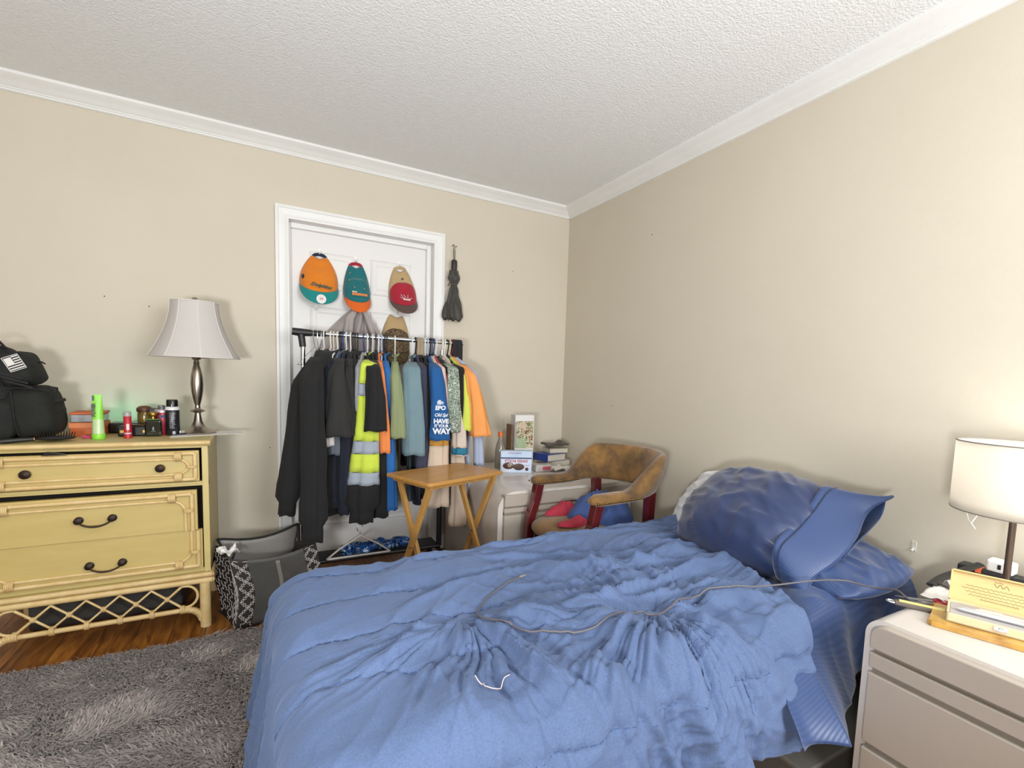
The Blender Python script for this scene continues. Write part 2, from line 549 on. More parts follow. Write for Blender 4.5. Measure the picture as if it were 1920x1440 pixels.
# middle drawer (hangs a little askew) and bottom drawer, framed together
d2 = MB().span(-.348, .332, -.010, .014, .452, .632).build('drawer', M_cream2, dr, smooth=False, bevel=.002)
corner_frame(d2, -.336, .314, .452, .615, -.014, top=True, bottom=False)
d2.rotation_euler = (0, math.radians(-.25), 0)
d3 = MB().span(-.352, .345, -.002, .018, .272, .452).build('drawer', M_cream2, dr, smooth=False, bevel=.002)
corner_frame(d3, -.338, .330, .288, .452, -.006, top=False, bottom=True)
def pull(parent, X, z, y):
    for s in (-1, 1):
        m = MB()
        m.lathe([(.015, 0), (.015, .004), (.008, .008), (.006, .014), (.012, .018), (.013, .022), (.006, .025)], (X + s * .052, y, z), 16, Matrix.Rotation(pi / 2, 3, 'X'))
        m.build('pull_rosette', M_iron, parent)
    pts = [(X + .058 * t, y - .019 - .006 * (1 - t * t), z - .026 * (1 - abs(t) ** 2.4)) for t in np.linspace(-1, 1, 17)]
    MB().tube(pts, [.0028 + .0018 * (1 - abs(t)) for t in np.linspace(-1, 1, 17)], 8).build('pull_bail', M_iron, parent)
pull(d2, -.006, .540, -.010); pull(d3, .016, .345, -.002)
# base: two rails, apron, legs
m = MB()
for z, r in ((.240, .012), (.214, .013)):
    m.tube([(-HW - .006, .0, z), (HW + .006, .0, z)], r, 12)
    for s in (-1, 1):
        m.tube([(s * (HW + .002), .0, z), (s * (HW + .002), DP - .02, z)], r, 12)
m.build('base_rail', M_rattan, dr)
MB().span(-HW + .01, HW - .01, .004, DP - .02, .212, .25).build('base_panel', M_cream, dr, smooth=False)
zl = .088
lat = MB(); P0, PT = -.265, .106
zt = .198
def strand(ph):
    pts = []
    for k in range(0, 6):
        low = (k + ph) % 2 == 0
        pts.append((P0 + k * PT, 0, zl + .012 if low else zt))
    return pts
A = strand(0); B = strand(1)
def loopend(s):
    # rounded end that joins the two strands
    x = P0 if s < 0 else P0 + 5 * PT
    cz = (zl + .012 + zt) / 2; r = (zt - zl - .012) / 2
    return [(x + s * (.045 * math.cos(a) + .012), 0, cz + r * math.sin(a)) for a in np.linspace(-pi / 2, pi / 2, 11)]
lat.tube(A, .0058, 8); lat.tube(B, .0058, 8)
for s in (-1, 1):
    L = loopend(s)
    x = P0 if s < 0 else P0 + 5 * PT
    lat.tube([(x, 0, zl + .012)] + L + [(x, 0, zt)], .0058, 8)
lat.build('lattice', M_rattan, dr, angle=60)
wr = MB()
for k in range(6):
    wrap(wr, (P0 + k * PT, 0, zl + .004), (1, 0, 0), r=.0165, n=3, parent=dr)
for k in range(5):
    wrap(wr, (P0 + (k + .5) * PT, 0, (zl + .012 + zt) / 2), (1, 0, 0), r=.009, n=3, parent=dr)
rl = MB()
cen = [(-.275, 0, zl), (0, 0, zl + .002), (.275, 0, zl)]
rl.tube([(-.275, 0, zl), (.275, 0, zl)], .0105, 12)
rl.build('lower_rail', M_rattan, dr)
for s in (-1, 1):
    lg = MB()
    lg.tube([(s * .350, 0, .0), (s * .350, 0, .205)], [.0215, .0205], 16)
    lg.build('leg', M_rattan, dr)
    br = MB()
    pts = [(s * (.275 + .062 * math.sin(a)), 0, zl - .060 * (1 - math.cos(a))) for a in np.linspace(0, pi / 2, 12)]
    br.tube(pts, .0125, 10)
    for q, q2 in zip(pts[:-1], pts[1:]):
        wrap(br, q, Vector(q2) - Vector(q), r=.0128, n=1)
    br.build('leg_brace', M_rattan, dr)
    MB().tube([(s * .350, DP - .03, .0), (s * .350, DP - .03, .205)], [.0215, .0205], 16).build('leg', M_rattan, dr)
# things pushed under the dresser
tag(MB().span(-2.86, -2.32, -.32, -.16, .0, .155).build('storage_bin', mat('grey_bin', '#3a3836', 0.6), smooth=False, bevel=.008), 'grey storage bin pushed under the rattan dresser', 'bin')
# dark cloth caught in the top drawer
cl = MB()
cl.add([(-2.715, -.586, .808), (-2.640, -.585, .809), (-2.700, -.584, .824), (-2.70, -.566, .811), (-2.65, -.566, .811)], [(0, 1, 2), (0, 2, 3), (1, 4, 2), (2, 4, 3), (0, 3, 4, 1)])
tag(cl.build('cloth_scrap', fabric('black_scrap', '#15110f'), smooth=False), 'black cloth corner caught above the top drawer of the dresser', 'cloth')

# ================================================================== TABLE LAMP ON THE DRESSER
ZT = .852
M_nickel = mat('brushed_nickel', '#a99f94', 0.28, metal=1.0, bump=(300, 0.05, 0.0005), stretch=(1, 1, .05))
def shade_mat(name, col, strength):
    m = bpy.data.materials.new(name); m.use_nodes = True
    nt = m.node_tree; nt.nodes.clear()
    out = nt.nodes.new('ShaderNodeOutputMaterial'); d = nt.nodes.new('ShaderNodeBsdfDiffuse'); t = nt.nodes.new('ShaderNodeBsdfTranslucent'); mx = nt.nodes.new('ShaderNodeMixShader')
    d.inputs[0].default_value = (*lin(col), 1); t.inputs[0].default_value = (*lin(col), 1); mx.inputs[0].default_value = strength
    nt.links.new(d.outputs[0], mx.inputs[1]); nt.links.new(t.outputs[0], mx.inputs[2]); nt.links.new(mx.outputs[0], out.inputs[0])
    return m
lp = thing('table_lamp', 'table lamp with brushed nickel baluster and white bell shade on the dresser', 'lamp', (-2.244, -.285, ZT + .002))
pr = [(.0, 0), (.073, 0), (.075, .006), (.070, .010), (.060, .014), (.038, .024), (.026, .040), (.018, .060), (.014, .085), (.012, .098), (.016, .101), (.026, .104), (.032, .109), (.026, .114), (.014, .117), (.011, .122), (.012, .126), (.010, .132), (.0115, .14), (.019, .17), (.0245, .205), (.0265, .240), (.0245, .275), (.019, .305), (.013, .328), (.011, .333), (.014, .337), (.011, .342), (.010, .352), (.018, .357), (.02, .362), (.012, .368), (.006, .375)]
MB().lathe(pr, (0, 0, 0), 32).build('baluster', M_nickel, lp, angle=35)
sh = []
nz, na = 20, 72
for i in range(nz + 1):
    t = i / nz
    z = .366 + .262 * t
    r = .094 + (.182 - .094) * (1 - t) ** 1.75
    row = []
    for k in range(na):
        a = 2 * pi * k / na
        ph = (a % (pi / 4)) - pi / 8
        rr = r * (math.cos(pi / 8) / math.cos(ph)) * .5 + r * .5      # eight soft gores
        row.append((rr * math.cos(a + .2), rr * math.sin(a + .2), z))
    sh.append(row)
M_shadeL = shade_mat('shade_linen', '#d9d3cf', .25)
so = MB().grid(np.array(sh), cv=True).build('shade', M_shadeL, lp, solid=.0016)
rb = MB()
for k in range(8):
    pts = []
    for i in range(nz + 1):
        x_, y_, z_ = sh[i][(9 * k) % na]
        pts.append((x_ * 1.004, y_ * 1.004, z_))
    rb.tube(pts, .0016, 6)
for i in (0, nz):
    rb.tube([q for q in sh[i]], .0022, 6, closed=True)
rb.build('shade_piping', mat('shade_trim', '#d8d2cd', 0.8), so)
hp = MB()
hp.tube([(.03 * math.cos(a), 0, .50 + .12 * math.sin(a)) for a in np.linspace(-pi / 2, 1.5 * pi, 24)], .0015, 6)
for a in (0, 2 * pi / 3, 4 * pi / 3):
    hp.tube([(0, 0, .62), (.093 * math.cos(a), .093 * math.sin(a), .626)], .0014, 6)
hp.build('harp', M_nickel, lp)
MB().lathe([(.005, .615), (.006, .628), (.012, .632), (.014, .640), (.010, .647), (.004, .650), (0, .651)], (0, 0, 0), 16).build('finial', M_nickel, lp)
MB().ball((0, 0, .46), (.028, .028, .042)).build('bulb', mat('bulb_glass', '#efefec', 0.2), lp)

# ================================================================== THINGS ON THE DRESSER TOP
T0 = ZT + .0005
def sheet(name, pts, z, mt, lab, cat, th=.0012):
    m = MB().prism(pts, z, z + th, 'z')
    return tag(m.build(name, mt, smooth=False), lab, cat)
M_paper = mat('white_paper', '#e6e2dd', 0.8)
sheet('paper', [(-2.335, -.44), (-2.05, -.335), (-2.085, -.195), (-2.34, -.24)], T0, M_paper, 'white sheet of paper under the nickel lamp, overhanging the dresser edge', 'paper')

# green tube standing on its cap
tb = thing('face_wash_tube', 'lime green squeeze tube standing on its cap on the dresser', 'tube', (-2.577, -.435, T0), .12)
M_lime = mat('lime_plastic', '#86d23a', 0.35)
M_limec = mat('clear_green_plastic', '#b9cda0', 0.25, var=(30, .4, '#a3c57a'))
MB().lathe([(.021, 0), (.0225, .002), (.0225, .022), (.021, .024)], (0, 0, 0), 24).build('cap', M_lime, tb)
def tubebody(z0, z1, H=.19):
    rows = []
    for z in np.linspace(z0, z1, 12):
        t = (z - .024) / (H - .024)
        a_, b_ = .021 - .006 * t, .021 * (1 - t) + .0012
        rows.append([(a_ * math.cos(q), b_ * math.sin(q), z) for q in np.linspace(0, 2 * pi, 28, endpoint=False)])
    return MB().grid(np.array(rows), cv=True)
tubebody(.024, .085).build('clear_lower_body', M_limec, tb)
up_ = tubebody(.085, .19).build('upper_body', M_lime, tb)
lettering('POWER', .016, M_dark, up_, frame((-.0115, -.0135, .125), (0, .1, 1), (-1, 0, 0)), depth=.0003, bold=.001)
MB().span(-.015, -.009, -.0115, -.0105, .165, .186).build('print_block', M_dark, up_, smooth=False)

# hairbrush
hb = thing('hairbrush', 'black paddle hairbrush with dark bristles lying before the backpack', 'hairbrush', (-2.765, -.505, T0), .30)
MB().tube([(-.085, 0, .009), (-.07, 0, .010), (-.03, 0, .012), (.0, 0, .013), (.01, 0, .013)], [.007, .010, .0095, .0085, .007], 12).build('handle', M_dark, hb)
MB().tube([(.008, 0, .013), (.011, 0, .013)], .0105, 12).build('collar', mat('copper_ring', '#8a6d55', 0.3, metal=1), hb)
MB().ball((.070, 0, .014), (.062, .032, .010), 20, 8).build('head', M_dark, hb)
bz = MB()
for i in range(15):
    for k in range(-3, 4):
        X = .018 + i * .0075; Yb = k * .0075
        if ((X - .070) / .056) ** 2 + (Yb / .028) ** 2 < 1:
            bz.tube([(X, Yb, .018), (X + (X - .07) * .12, Yb * 1.15, .034 + .006 * (1 - ((X - .07) / .06) ** 2))], [.0009, .0006], 4)
o = bz.build('bristles', mat('bristle', '#2a1c1a', 0.6), hb); o['kind'] = 'stuff'

# orange boxes
M_or = mat('orange_card', '#c8642c', 0.55, var=(14, .4, '#b9571f'))
ob = thing('orange_shoe_box', 'flat orange cardboard box behind the hairbrush', 'box', (-2.645, -.25, T0), .05)
MB().span(-.055, .055, -.07, .07, 0, .050).build('body', M_or, ob, smooth=False, bevel=.002)
MB().span(-.058, .058, -.073, .073, .036, .060).build('lid', mat('orange_lid', '#d0763c', 0.5), ob, smooth=False, bevel=.002)
oc = thing('clear_plastic_case', 'clear grey plastic case with orange rim on top of the orange box', 'case', (-2.645, -.25, T0 + .061), .05)
MB().span(-.052, .055, -.066, .066, 0, .034).build('case_body', mat('smoky_plastic', '#8d8f94', 0.12, var=(18, .6, '#c9c9cb')), oc, smooth=False, bevel=.006, segs=3)
MB().span(-.055, .058, -.069, .069, .034, .044).build('rim', M_or, oc, smooth=False, bevel=.003)
# pink hair tie
pk = MB(); pk.tube([(-2.622 + .016 * math.cos(a), -.395 + .013 * math.sin(a), T0 + .006 + .002 * math.sin(2 * a)) for a in np.linspace(0, 2 * pi, 18, endpoint=False)], .0055, 8, closed=True)
tag(pk.build('hair_tie', fabric('pink_cloth', '#c23a60')), 'pink fabric hair tie beside the green tube', 'hair tie')
# black gadget with a teal light shining on the wall
gd = thing('charging_dock', 'low black charging dock with teal light on the wall behind it', 'charger', (-2.515, -.175, T0))
MB().span(-.075, .055, -.05, .05, 0, .048).build('body', mat('gloss_black', '#141416', 0.2), gd, smooth=False, bevel=.008, segs=3)
MB().span(-.056, -.030, .050, .053, .034, .044).build('led_strip', mat('teal_led', '#10c79a', .5, emit=('#17e0b0', 150)), gd, smooth=False)
gb = thing('watch_case', 'black case with small gold labels behind the red stick', 'case', (-2.468, -.335, T0), -.05)
MB().span(-.062, .06, -.028, .028, 0, .046).build('body', mat('case_black', '#17130f', 0.35), gb, smooth=False, bevel=.007, segs=3)
for X in (-.038, .042):
    MB().span(X - .014, X + .014, -.0292, -.028, .016, .028).build('label_plate', M_gold, gb, smooth=False)
MB().span(-.03, .05, -.02, .02, .046, .052).build('lid_plate', mat('dark_bronze', '#4d3a24', .3, metal=.8), gb, smooth=False, bevel=.002)
# red glue stick
rs = thing('deodorant_stick', 'slim red stick container with clear cap on the dresser front', 'stick', (-2.483, -.42, T0))
M_red = mat('red_plastic', '#b01f2e', 0.35)
MB().lathe([(.0135, 0), (.0145, .001), (.0145, .018), (.0135, .0185)], (0, 0, 0), 20).build('dial', M_red, rs)
MB().lathe([(.0128, .0185), (.0128, .024)], (0, 0, 0), 20).build('band', mat('lilac_band', '#cfc3d8', 0.4), rs)
MB().lathe([(.0138, .024), (.0138, .095), (.013, .096)], (0, 0, 0), 20).build('body', M_red, rs)
MB().lathe([(.0132, .096), (.0138, .098), (.0135, .112), (.011, .116), (.0, .117)], (0, 0, 0), 20).build('clear_cap', mat('frost_cap', '#c9c3c4', 0.15, trans=.5), rs)
lb = MB()
lb.box((.003, -.0142, .050), (.010, .0008, .026))
lb.build('label', mat('label_white', '#d9cfd2', .6), rs, smooth=False)
# cologne bottle
cg = thing('cologne_bottle', 'dark glass cologne bottle with gold cap', 'bottle', (-2.402, -.37, T0), .1)
MB().span(-.031, .031, -.017, .017, 0, .074).build('glass', mat('dark_green_glass', '#0d1611', 0.06, coat=1), cg, smooth=False, bevel=.009, segs=4)
MB().span(-.026, .026, -.013, .013, .0745, .080).build('shoulder', mat('green_glass', '#3d6a22', 0.1, coat=1), cg, smooth=False, bevel=.004)
MB().lathe([(.007, .079), (.007, .090), (.012, .092), (.0165, .098), (.0165, .104), (.012, .110), (.0, .112)], (0, 0, 0), 20).build('cap', M_gold, cg)
em = MB().box((0, -.0176, .036), (.006, .0008, .016)).box((0, -.0176, .024), (.016, .0008, .002))
em.build('printed_emblem', mat('emblem_grey', '#5a6660', 0.4), cg, smooth=False)
# red can with grey cap
rc = thing('shave_foam_can', 'short maroon spray can with grey pump cap behind the cologne', 'can', (-2.378, -.315, T0))
MB().lathe([(.027, 0), (.0285, .003), (.0285, .108), (.026, .114), (.02, .118)], (0, 0, 0), 28).build('can', mat('maroon_can', '#8a1d2c', 0.3, metal=.3), rc)
MB().lathe([(.0288, .106), (.0288, .112), (.0255, .119), (.0, .120)], (0, 0, 0), 28).build('shoulder', mat('grey_shoulder', '#b9aeb0', 0.35, metal=.4), rc)
MB().lathe([(.014, .119), (.0145, .132), (.011, .138), (.0, .139)], (0, 0, 0), 20).box((0, -.012, .134), (.010, .012, .006)).build('pump_cap', mat('gun_grey', '#5b5657', 0.35), rc)
MB().box((.004, -.0288, .088), (.022, .0012, .012)).build('label', mat('label_navy', '#27305f', .5), rc, smooth=False)
# black carton and wooden lidded jar behind
bc = tag(MB().span(-2.432, -2.382, -.27, -.22, T0, T0 + .118).build('carton', mat('black_carton', '#1c1917', 0.5), smooth=False, bevel=.002), 'narrow black carton standing behind the maroon can', 'carton')
jw = thing('lidded_jar', 'small amber jar with a brown domed wooden lid at the back', 'jar', (-2.462, -.19, T0))
MB().lathe([(.024, 0), (.027, .01), (.028, .085), (.025, .10)], (0, 0, 0), 24).build('jar', mat('amber_glass', '#8d7430', 0.15, coat=.6, var=(20, .6, '#3c3020')), jw)
MB().lathe([(.029, .098), (.031, .106), (.030, .116), (.020, .125), (.0, .128)], (0, 0, 0), 24).build('lid', mat('brown_wood_lid', '#5a3a22', 0.5), jw)
# tall black and white can
tc_ = thing('spray_can', 'tall spray can with black body, white rim and black cap', 'can', (-2.336, -.335, T0))
MB().lathe([(.026, 0), (.0275, .002), (.0275, .116), (.0265, .118)], (0, 0, 0), 30).build('can', mat('can_black', '#1d1d22', 0.3), tc_)
MB().lathe([(.0275, .118), (.0278, .120), (.0275, .129), (.022, .134)], (0, 0, 0), 30).build('rim', mat('can_white', '#d9d9db', 0.35), tc_)
MB().lathe([(.0225, .133), (.0225, .160), (.020, .166), (.0, .167)], (0, 0, 0), 30).build('cap', mat('cap_black', '#151313', 0.25), tc_)
pm_ = MB()
for k in range(13):
    z = .104 - k * .0058
    for s_, e_ in ((-1.95, -1.75 + .3 * vnoise(k * .7, 2.2)), (-1.68, -1.30 + .25 * vnoise(k * .9, 5.1))):
        pts = np.linspace(s_ + .1, float(e_), 6)
        row = [[(.0278 * math.cos(a), .0278 * math.sin(a), z + d) for a in pts] for d in (0, .0017)]
        pm_.grid(np.array(row))
row = [[(.0278 * math.cos(a), .0278 * math.sin(a), z_) for a in np.linspace(-1.5, -1.1, 6)] for z_ in (.006, .020)]
pm_.grid(np.array(row))
pm_.build('printed_text', mat('can_print', '#a9a9b4', .5), tc_, smooth=False)
lg = thing('lighter', 'small black and silver lighter beside the lamp foot', 'lighter', (-2.302, -.345, T0 + .0014), .4)
MB().span(-.012, .012, -.007, .007, 0, .018).build('body', M_dark, lg, smooth=False, bevel=.002)
MB().span(-.010, .012, -.0076, .0076, .008, .020).build('metal_hood', M_steel, lg, smooth=False, bevel=.002)

# ================================================================== BACKPACK
bk = thing('backpack', 'black tactical backpack with a flag patch standing on the dresser', 'backpack', (-2.86, -.335, T0))
M_nyl = mat('black_nylon', '#191a17', 0.85, bump=(70, 0.6, 0.004), var=(18, .5, '#0f0f0e'))
M_nyl2 = mat('black_webbing', '#121110', 0.75, bump=(300, 0.3, 0.001))
def pouch(name, c, d, e=3.2, R=None, parent=bk, n=30, m=20, lump=.012, seed=0.0, mt=None):
    """soft rounded box"""
    rows = []
    for i in range(m + 1):
        v = -pi / 2 + pi * i / m
        row = []
        for k in range(n):
            u = 2 * pi * k / n
            f = lambda t, q: math.copysign(abs(t) ** (2 / q), t)
            x_ = f(math.cos(v), e) * f(math.cos(u), e); y_ = f(math.cos(v), e) * f(math.sin(u), e); z_ = f(math.sin(v), e)
            k2 = 1 + lump * 8 * (float(vnoise(x_ * 2.3 + seed + 5, z_ * 2.6 + y_ * 1.7 + 9)) - .5)
            q = Vector((x_ * d[0] * k2, y_ * d[1] * k2, z_ * d[2] * k2))
            if R is not None: q = R @ q
            row.append(tuple(q + Vector(c)))
        rows.append(row)
    return MB().grid(np.array(rows), cv=True).build(name, mt or M_nyl, parent, angle=70)
tilt = Matrix.Rotation(math.radians(-14), 3, 'Y')
pouch('main_body', (-.050, .02, .185), (.108, .125, .190), 3.0, seed=1, R=Matrix.Rotation(math.radians(-6), 3, 'Y'))
pouch('side_pocket', (.075, -.02, .112), (.076, .105, .108), 3.4, seed=4, R=Matrix.Rotation(math.radians(-8), 3, 'Y'))
up = pouch('upper_pocket', (.038, -.035, .285), (.060, .090, .070), 3.6, seed=8, R=Matrix.Rotation(math.radians(-18), 3, 'Y'))
pouch('lower_pouch', (-.06, -.085, .085), (.105, .045, .085), 3.4, seed=15)
for q in range(3):
    MB().box((.032 + q * .012, -.1235 + .002 * q, .262 - q * .017), (.082, .004, .009), (0, math.radians(18), 0)).build('webbing_row', M_nyl2, bk, smooth=False, bevel=.001)
MB().tube([(.012, -.118, .205), (.05, -.126, .215), (.10, -.118, .210), (.130, -.08, .195)], .0035, 6).build('pocket_zip', M_nyl2, bk)
MB().tube([(.030, -.118, .20), (.036, -.126, .14), (.040, -.126, .07), (.045, -.11, .02)], .0030, 6).build('side_seam', M_nyl2, bk)
MB().tube([(-.045, -.128, .345), (-.01, -.122, .30), (.0, -.126, .25), (.015, -.122, .215)], .006, 8, flat=.4).build('compression_strap', M_nyl2, bk)
pp = bpy.data.objects.new('flag_patch', None)
R_ = Matrix.Rotation(math.radians(-26), 4, 'Y') @ Matrix.Rotation(math.radians(6), 4, 'Z')
pf = MB().box((0, 0, 0), (.050, .003, .060)).build('flag_patch', mat('patch_black', '#15110f', .8), bk, smooth=False)
pf.matrix_local = Matrix.Translation((.048, -.128, .312)) @ R_
M_pw = mat('patch_white', '#d8d4d0', 0.8)
fr = MB()
fr.box((0, -.0018, .029), (.050, .001, .002)).box((0, -.0018, -.029), (.050, .001, .002)).box((-.024, -.0018, 0), (.002, .001, .060)).box((.024, -.0018, 0), (.002, .001, .060))
fr.build('patch_border', M_pw, pf, smooth=False)
MB().box((-.010, -.0020, .011), (.022, .001, .026)).build('patch_canton', M_pw, pf, smooth=False)
for k in range(6):
    z = .0235 - k * .0092
    x0 = .003 if k < 3 else -.022
    MB().box(((x0 + .022) / 2, -.0019, z), (.022 - x0, .001, .0045)).build('patch_stripe', M_pw, pf, smooth=False)
MB().tube([(-.10, -.02, .36), (-.075, -.03, .405), (-.03, -.035, .41), (.0, -.04, .37)], .010, 8, flat=.35).build('grab_handle', M_nyl2, bk)
MB().tube([(.085, -.03, .315), (.100, -.035, .320), (.112, -.04, .312)], .003, 6).build('zip_pull', M_nyl2, bk)
MB().tube([(.070 + .012 * math.cos(a), -.05, .222 + .010 * math.sin(a) + .01) for a in np.linspace(0, 2 * pi, 14, endpoint=False)], .0022, 6, closed=True).build('cord_loop', M_nyl2, bk)
MB().box((.128, -.03, .205), (.030, .020, .026), (0, .2, 0)).build('webbing_tab', M_nyl2, bk, smooth=False, bevel=.004)
for z in (.12, .16):
    MB().box((.147, -.02, z), (.012, .10, .014), (0, -.1, 0)).build('webbing_loop', M_nyl2, bk, smooth=False, bevel=.003)
# ================================================================== CAPS AND THINGS HANGING ON THE DOOR
def hook(X, Z, Y=.092, lab='', drop=.0):
    h = thing('adhesive_hook', lab, 'hook', (X, Y, Z))
    MB().span(-.010, .010, -.003, 0, -.016, .028).build('plate', M_whiteplas, h, smooth=False, bevel=.002)
    MB().tube([(0, -.003, .004), (0, -.010, -.004), (0, -.020, -.010), (0, -.030, -.006), (0, -.033, .004)], .0035, 8).build('prong', M_whiteplas, h)
    return h
def cap(name, label, X, Z, crown, brim, front=None, button=None, roll=0.0, w=.098, H=.195, bl=.088, under=None, lean=0.0, strap=None):
    t0 = thing(name, label, 'cap', (X, .092, Z))
    root = t0
    def P(t, a):
        hw = .040 + (w - .040) * math.sin(min(1, t * 1.12) * pi / 2) ** .85
        dp = .016 + .088 * t ** .9
        dent = .012 * math.exp(-((t - .30) / .16) ** 2) * math.cos(a - pi / 2) ** 2
        wr = .004 * (float(vnoise(a * 2.2 + X * 7, t * 6 + Z * 3)) - .5)
        x_ = -hw * math.cos(a)
        y_ = -(dp - dent + wr) * math.sin(a) ** .8 if math.sin(a) > 0 else 0
        z_ = -H * t - .052 * (t ** 2.2) * math.sin(a) - .018 * (1 - t) * (1 - abs(math.cos(a)))
        return (x_, y_, z_)
    def rows(t_0, t_1, k=1.0, n=16):
        return np.array([[tuple(k * c if i < 2 else c for i, c in enumerate(P(t, a))) for a in np.linspace(0, pi, 30)] for t in np.linspace(t_0, t_1, n)])
    c = MB().grid(rows(0, 1)).build('crown', crown, root, solid=.002)
    if front:
        n, m_ = 14, 26
        g = []
        for i in range(n):
            u = i / (n - 1)
            a0 = .04 * pi + .0; r_ = []
            for a in np.linspace(.06 * pi, .94 * pi, m_):
                s_ = math.sin((a - .06 * pi) / (.88 * pi) * pi) ** .55
                tt = 1 - u * (.12 + .50 * s_)
                x_, y_, z_ = P(tt, a)
                r_.append((x_ * 1.015, y_ * 1.015 - .0015, z_))
            g.append(r_)
        MB().grid(np.array(g)).build('front_panel', front, root, solid=.002)
    # brim
    g = []
    for i in range(10):
        s_ = i / 9; r_ = []
        for a in np.linspace(.02 * pi, .98 * pi, 30):
            x_, y_, z_ = P(1, a)
            sa = math.sin(a)
            r_.append((x_ * (1.0 + .02 * s_), y_ - .010 * s_ * sa - .012 * s_, z_ - bl * (s_ ** .95) * sa ** .55 + .004 * s_))
        g.append(r_)
    bo = MB().grid(np.array(g)).build('brim', brim, root, solid=.003)
    if button:
        MB().ball((0, -.055, -H * .36), (.007, .006, .006)).build('button', button, root)
    if strap:
        MB().tube([(-.036, -.004, -.004), (-.022, -.010, .006), (0, -.013, .010), (.022, -.010, .006), (.036, -.004, -.004)], .0030, 8, flat=3.2).build('back_strap', strap, root)
    t0.rotation_euler = (lean, roll, 0)
    return t0, c, bo
def bpt(bo):
    return bo
M_orf = fabric('orange_twill', '#db7d17', var2='#c96b10')
M_teal = fabric('teal_twill', '#0c8482', var2='#0a7372')
M_tealc = fabric('teal_cotton', '#0f6a6d', var2='#0a4f63', scale=14)
M_orb = fabric('orange_brim_cloth', '#d8631a', var2='#c75613')
M_tan = fabric('tan_canvas', '#b89d74', var2='#a88a5e')
M_redf = fabric('crimson_twill', '#a5192f', var2='#921427')
M_brn = fabric('brown_suede', '#57433c', var2='#493732')
M_navyf = fabric('navy_twill', '#15243a')
def camo(name, c1, c2, c3, scale):
    m = bpy.data.materials.new(name); m.use_nodes = True
    nt = m.node_tree; b = nt.nodes['Principled BSDF']; b.inputs['Roughness'].default_value = .9
    tc = nt.nodes.new('ShaderNodeTexCoord'); v = nt.nodes.new('ShaderNodeTexNoise'); v.inputs['Scale'].default_value = scale; v.inputs['Detail'].default_value = 4; v.inputs['Distortion'].default_value = 2.4
    nt.links.new(tc.outputs['Object'], v.inputs['Vector'])
    r = nt.nodes.new('ShaderNodeValToRGB'); r.color_ramp.interpolation = 'CONSTANT'
    e = r.color_ramp.elements
    e[0].position = 0; e[0].color = (*lin(c1), 1); e[1].position = .47; e[1].color = (*lin(c2), 1)
    q = e.new(.56); q.color = (*lin(c3), 1); q2 = e.new(.64); q2.color = (*lin(c1), 1)
    nt.links.new(v.outputs['Fac'], r.inputs[0]); nt.links.new(r.outputs[0], b.inputs['Base Color'])
    return m
M_camo = camo('brown_camo', '#4a3a2a', '#8c7658', '#241a12', 38)
M_leafp = camo('leaf_print', '#93a392', '#3c4b40', '#d0d4c8', 46)
M_leafd = camo('dark_leaf_print', '#2b3a30', '#10140f', '#75837a', 40)

hx_lab = 'white adhesive hook on the door above the '
c1, cr, br = cap('baseball_cap', 'orange baseball cap with teal brim and round sticker on the door', -1.672, 1.852, M_orf, M_teal, roll=.02, w=.103, H=.168, bl=.075, strap=M_navyf)
MB().lathe([(.026, 0), (.026, .001)], (.004, -.124, -.262), 24, Matrix.Rotation(pi / 2, 3, 'X') @ Matrix.Rotation(0, 3, 'X')).build('sticker', mat('sticker_white', '#dcd6d4', .5), c1)
lettering('59', .02, mat('sticker_red', '#b4455a', .5), c1, frame((.004, -.1275, -.262), (1, -.1, 0), (0, 0, 1)))
lettering('Dolphins', .030, mat('script_grey', '#3d5a50', .8), c1, frame((.004, -.0995, -.183), (1, 0, -.12), (0, .42, 1)), shear=.4, bold=.0012)
MB().ball((-.088, -.048, -.135), (.008, .012, .014)).build('side_patch', M_navyf, c1)
c2, cr, br = cap('baseball_cap', 'teal baseball cap with orange brim and orange lettering on the door', -1.470, 1.828, M_tealc, M_orb, front=M_tealc, roll=-.03, w=.076, H=.180, bl=.066, strap=M_redf)
lettering('DOLPHINS', .0185, mat('letter_orange', '#e0884a', .8), c2, frame((.004, -.1005, -.186), (1, 0, -.05), (0, .42, 1)), bold=.0022, space=.92)
lettering('MIAMI', .010, mat('letter_pale', '#d8cdbd', .8), c2, frame((-.024, -.0935, -.170), (1, 0, -.05), (0, .42, 1)), bold=.0008)
for xx, zz in ((-.040, -.055), (.030, -.150), (-.024, -.145), (-.048, -.10)):
    MB().ball((xx, -.02 - .10 * min(1, -zz / .17) * (1 - (xx / .08) ** 2) - .006, zz), (.004, .003, .004), 8, 6).build('eyelet', mat('eyelet_thread', '#b88a66', .8), c2)
c3, cr, br = cap('baseball_cap', 'red front baseball cap with tan crown and brown brim on the door', -1.206, 1.842, M_tan, M_brn, front=M_redf, button=M_brn, roll=-.10, w=.084, H=.185, bl=.056, strap=M_tan)
lo = MB()
for a0, a1 in (((-.030, -.168), (-.006, -.195)), ((-.012, -.170), (.004, -.192)), ((.014, -.172), (.010, -.194)), ((.040, -.190), (.014, -.196)), ((-.034, -.184), (.0, -.197))):
    ya = lambda x: -.088 - .012 * (1 - (x / .08) ** 2)
    lo.tube([(a0[0], ya(a0[0]), a0[1]), ((a0[0] + a1[0]) / 2, ya((a0[0] + a1[0]) / 2) - .002, (a0[1] + a1[1]) / 2 - .003), (a1[0], ya(a1[0]), a1[1])], .0016, 5)
lo.box((.004, -.105, -.201), (.044, .002, .008), (0, .12, 0))
lo.build('embroidered_antler_logo', mat('thread_white', '#dcc9c4', .8), c3)
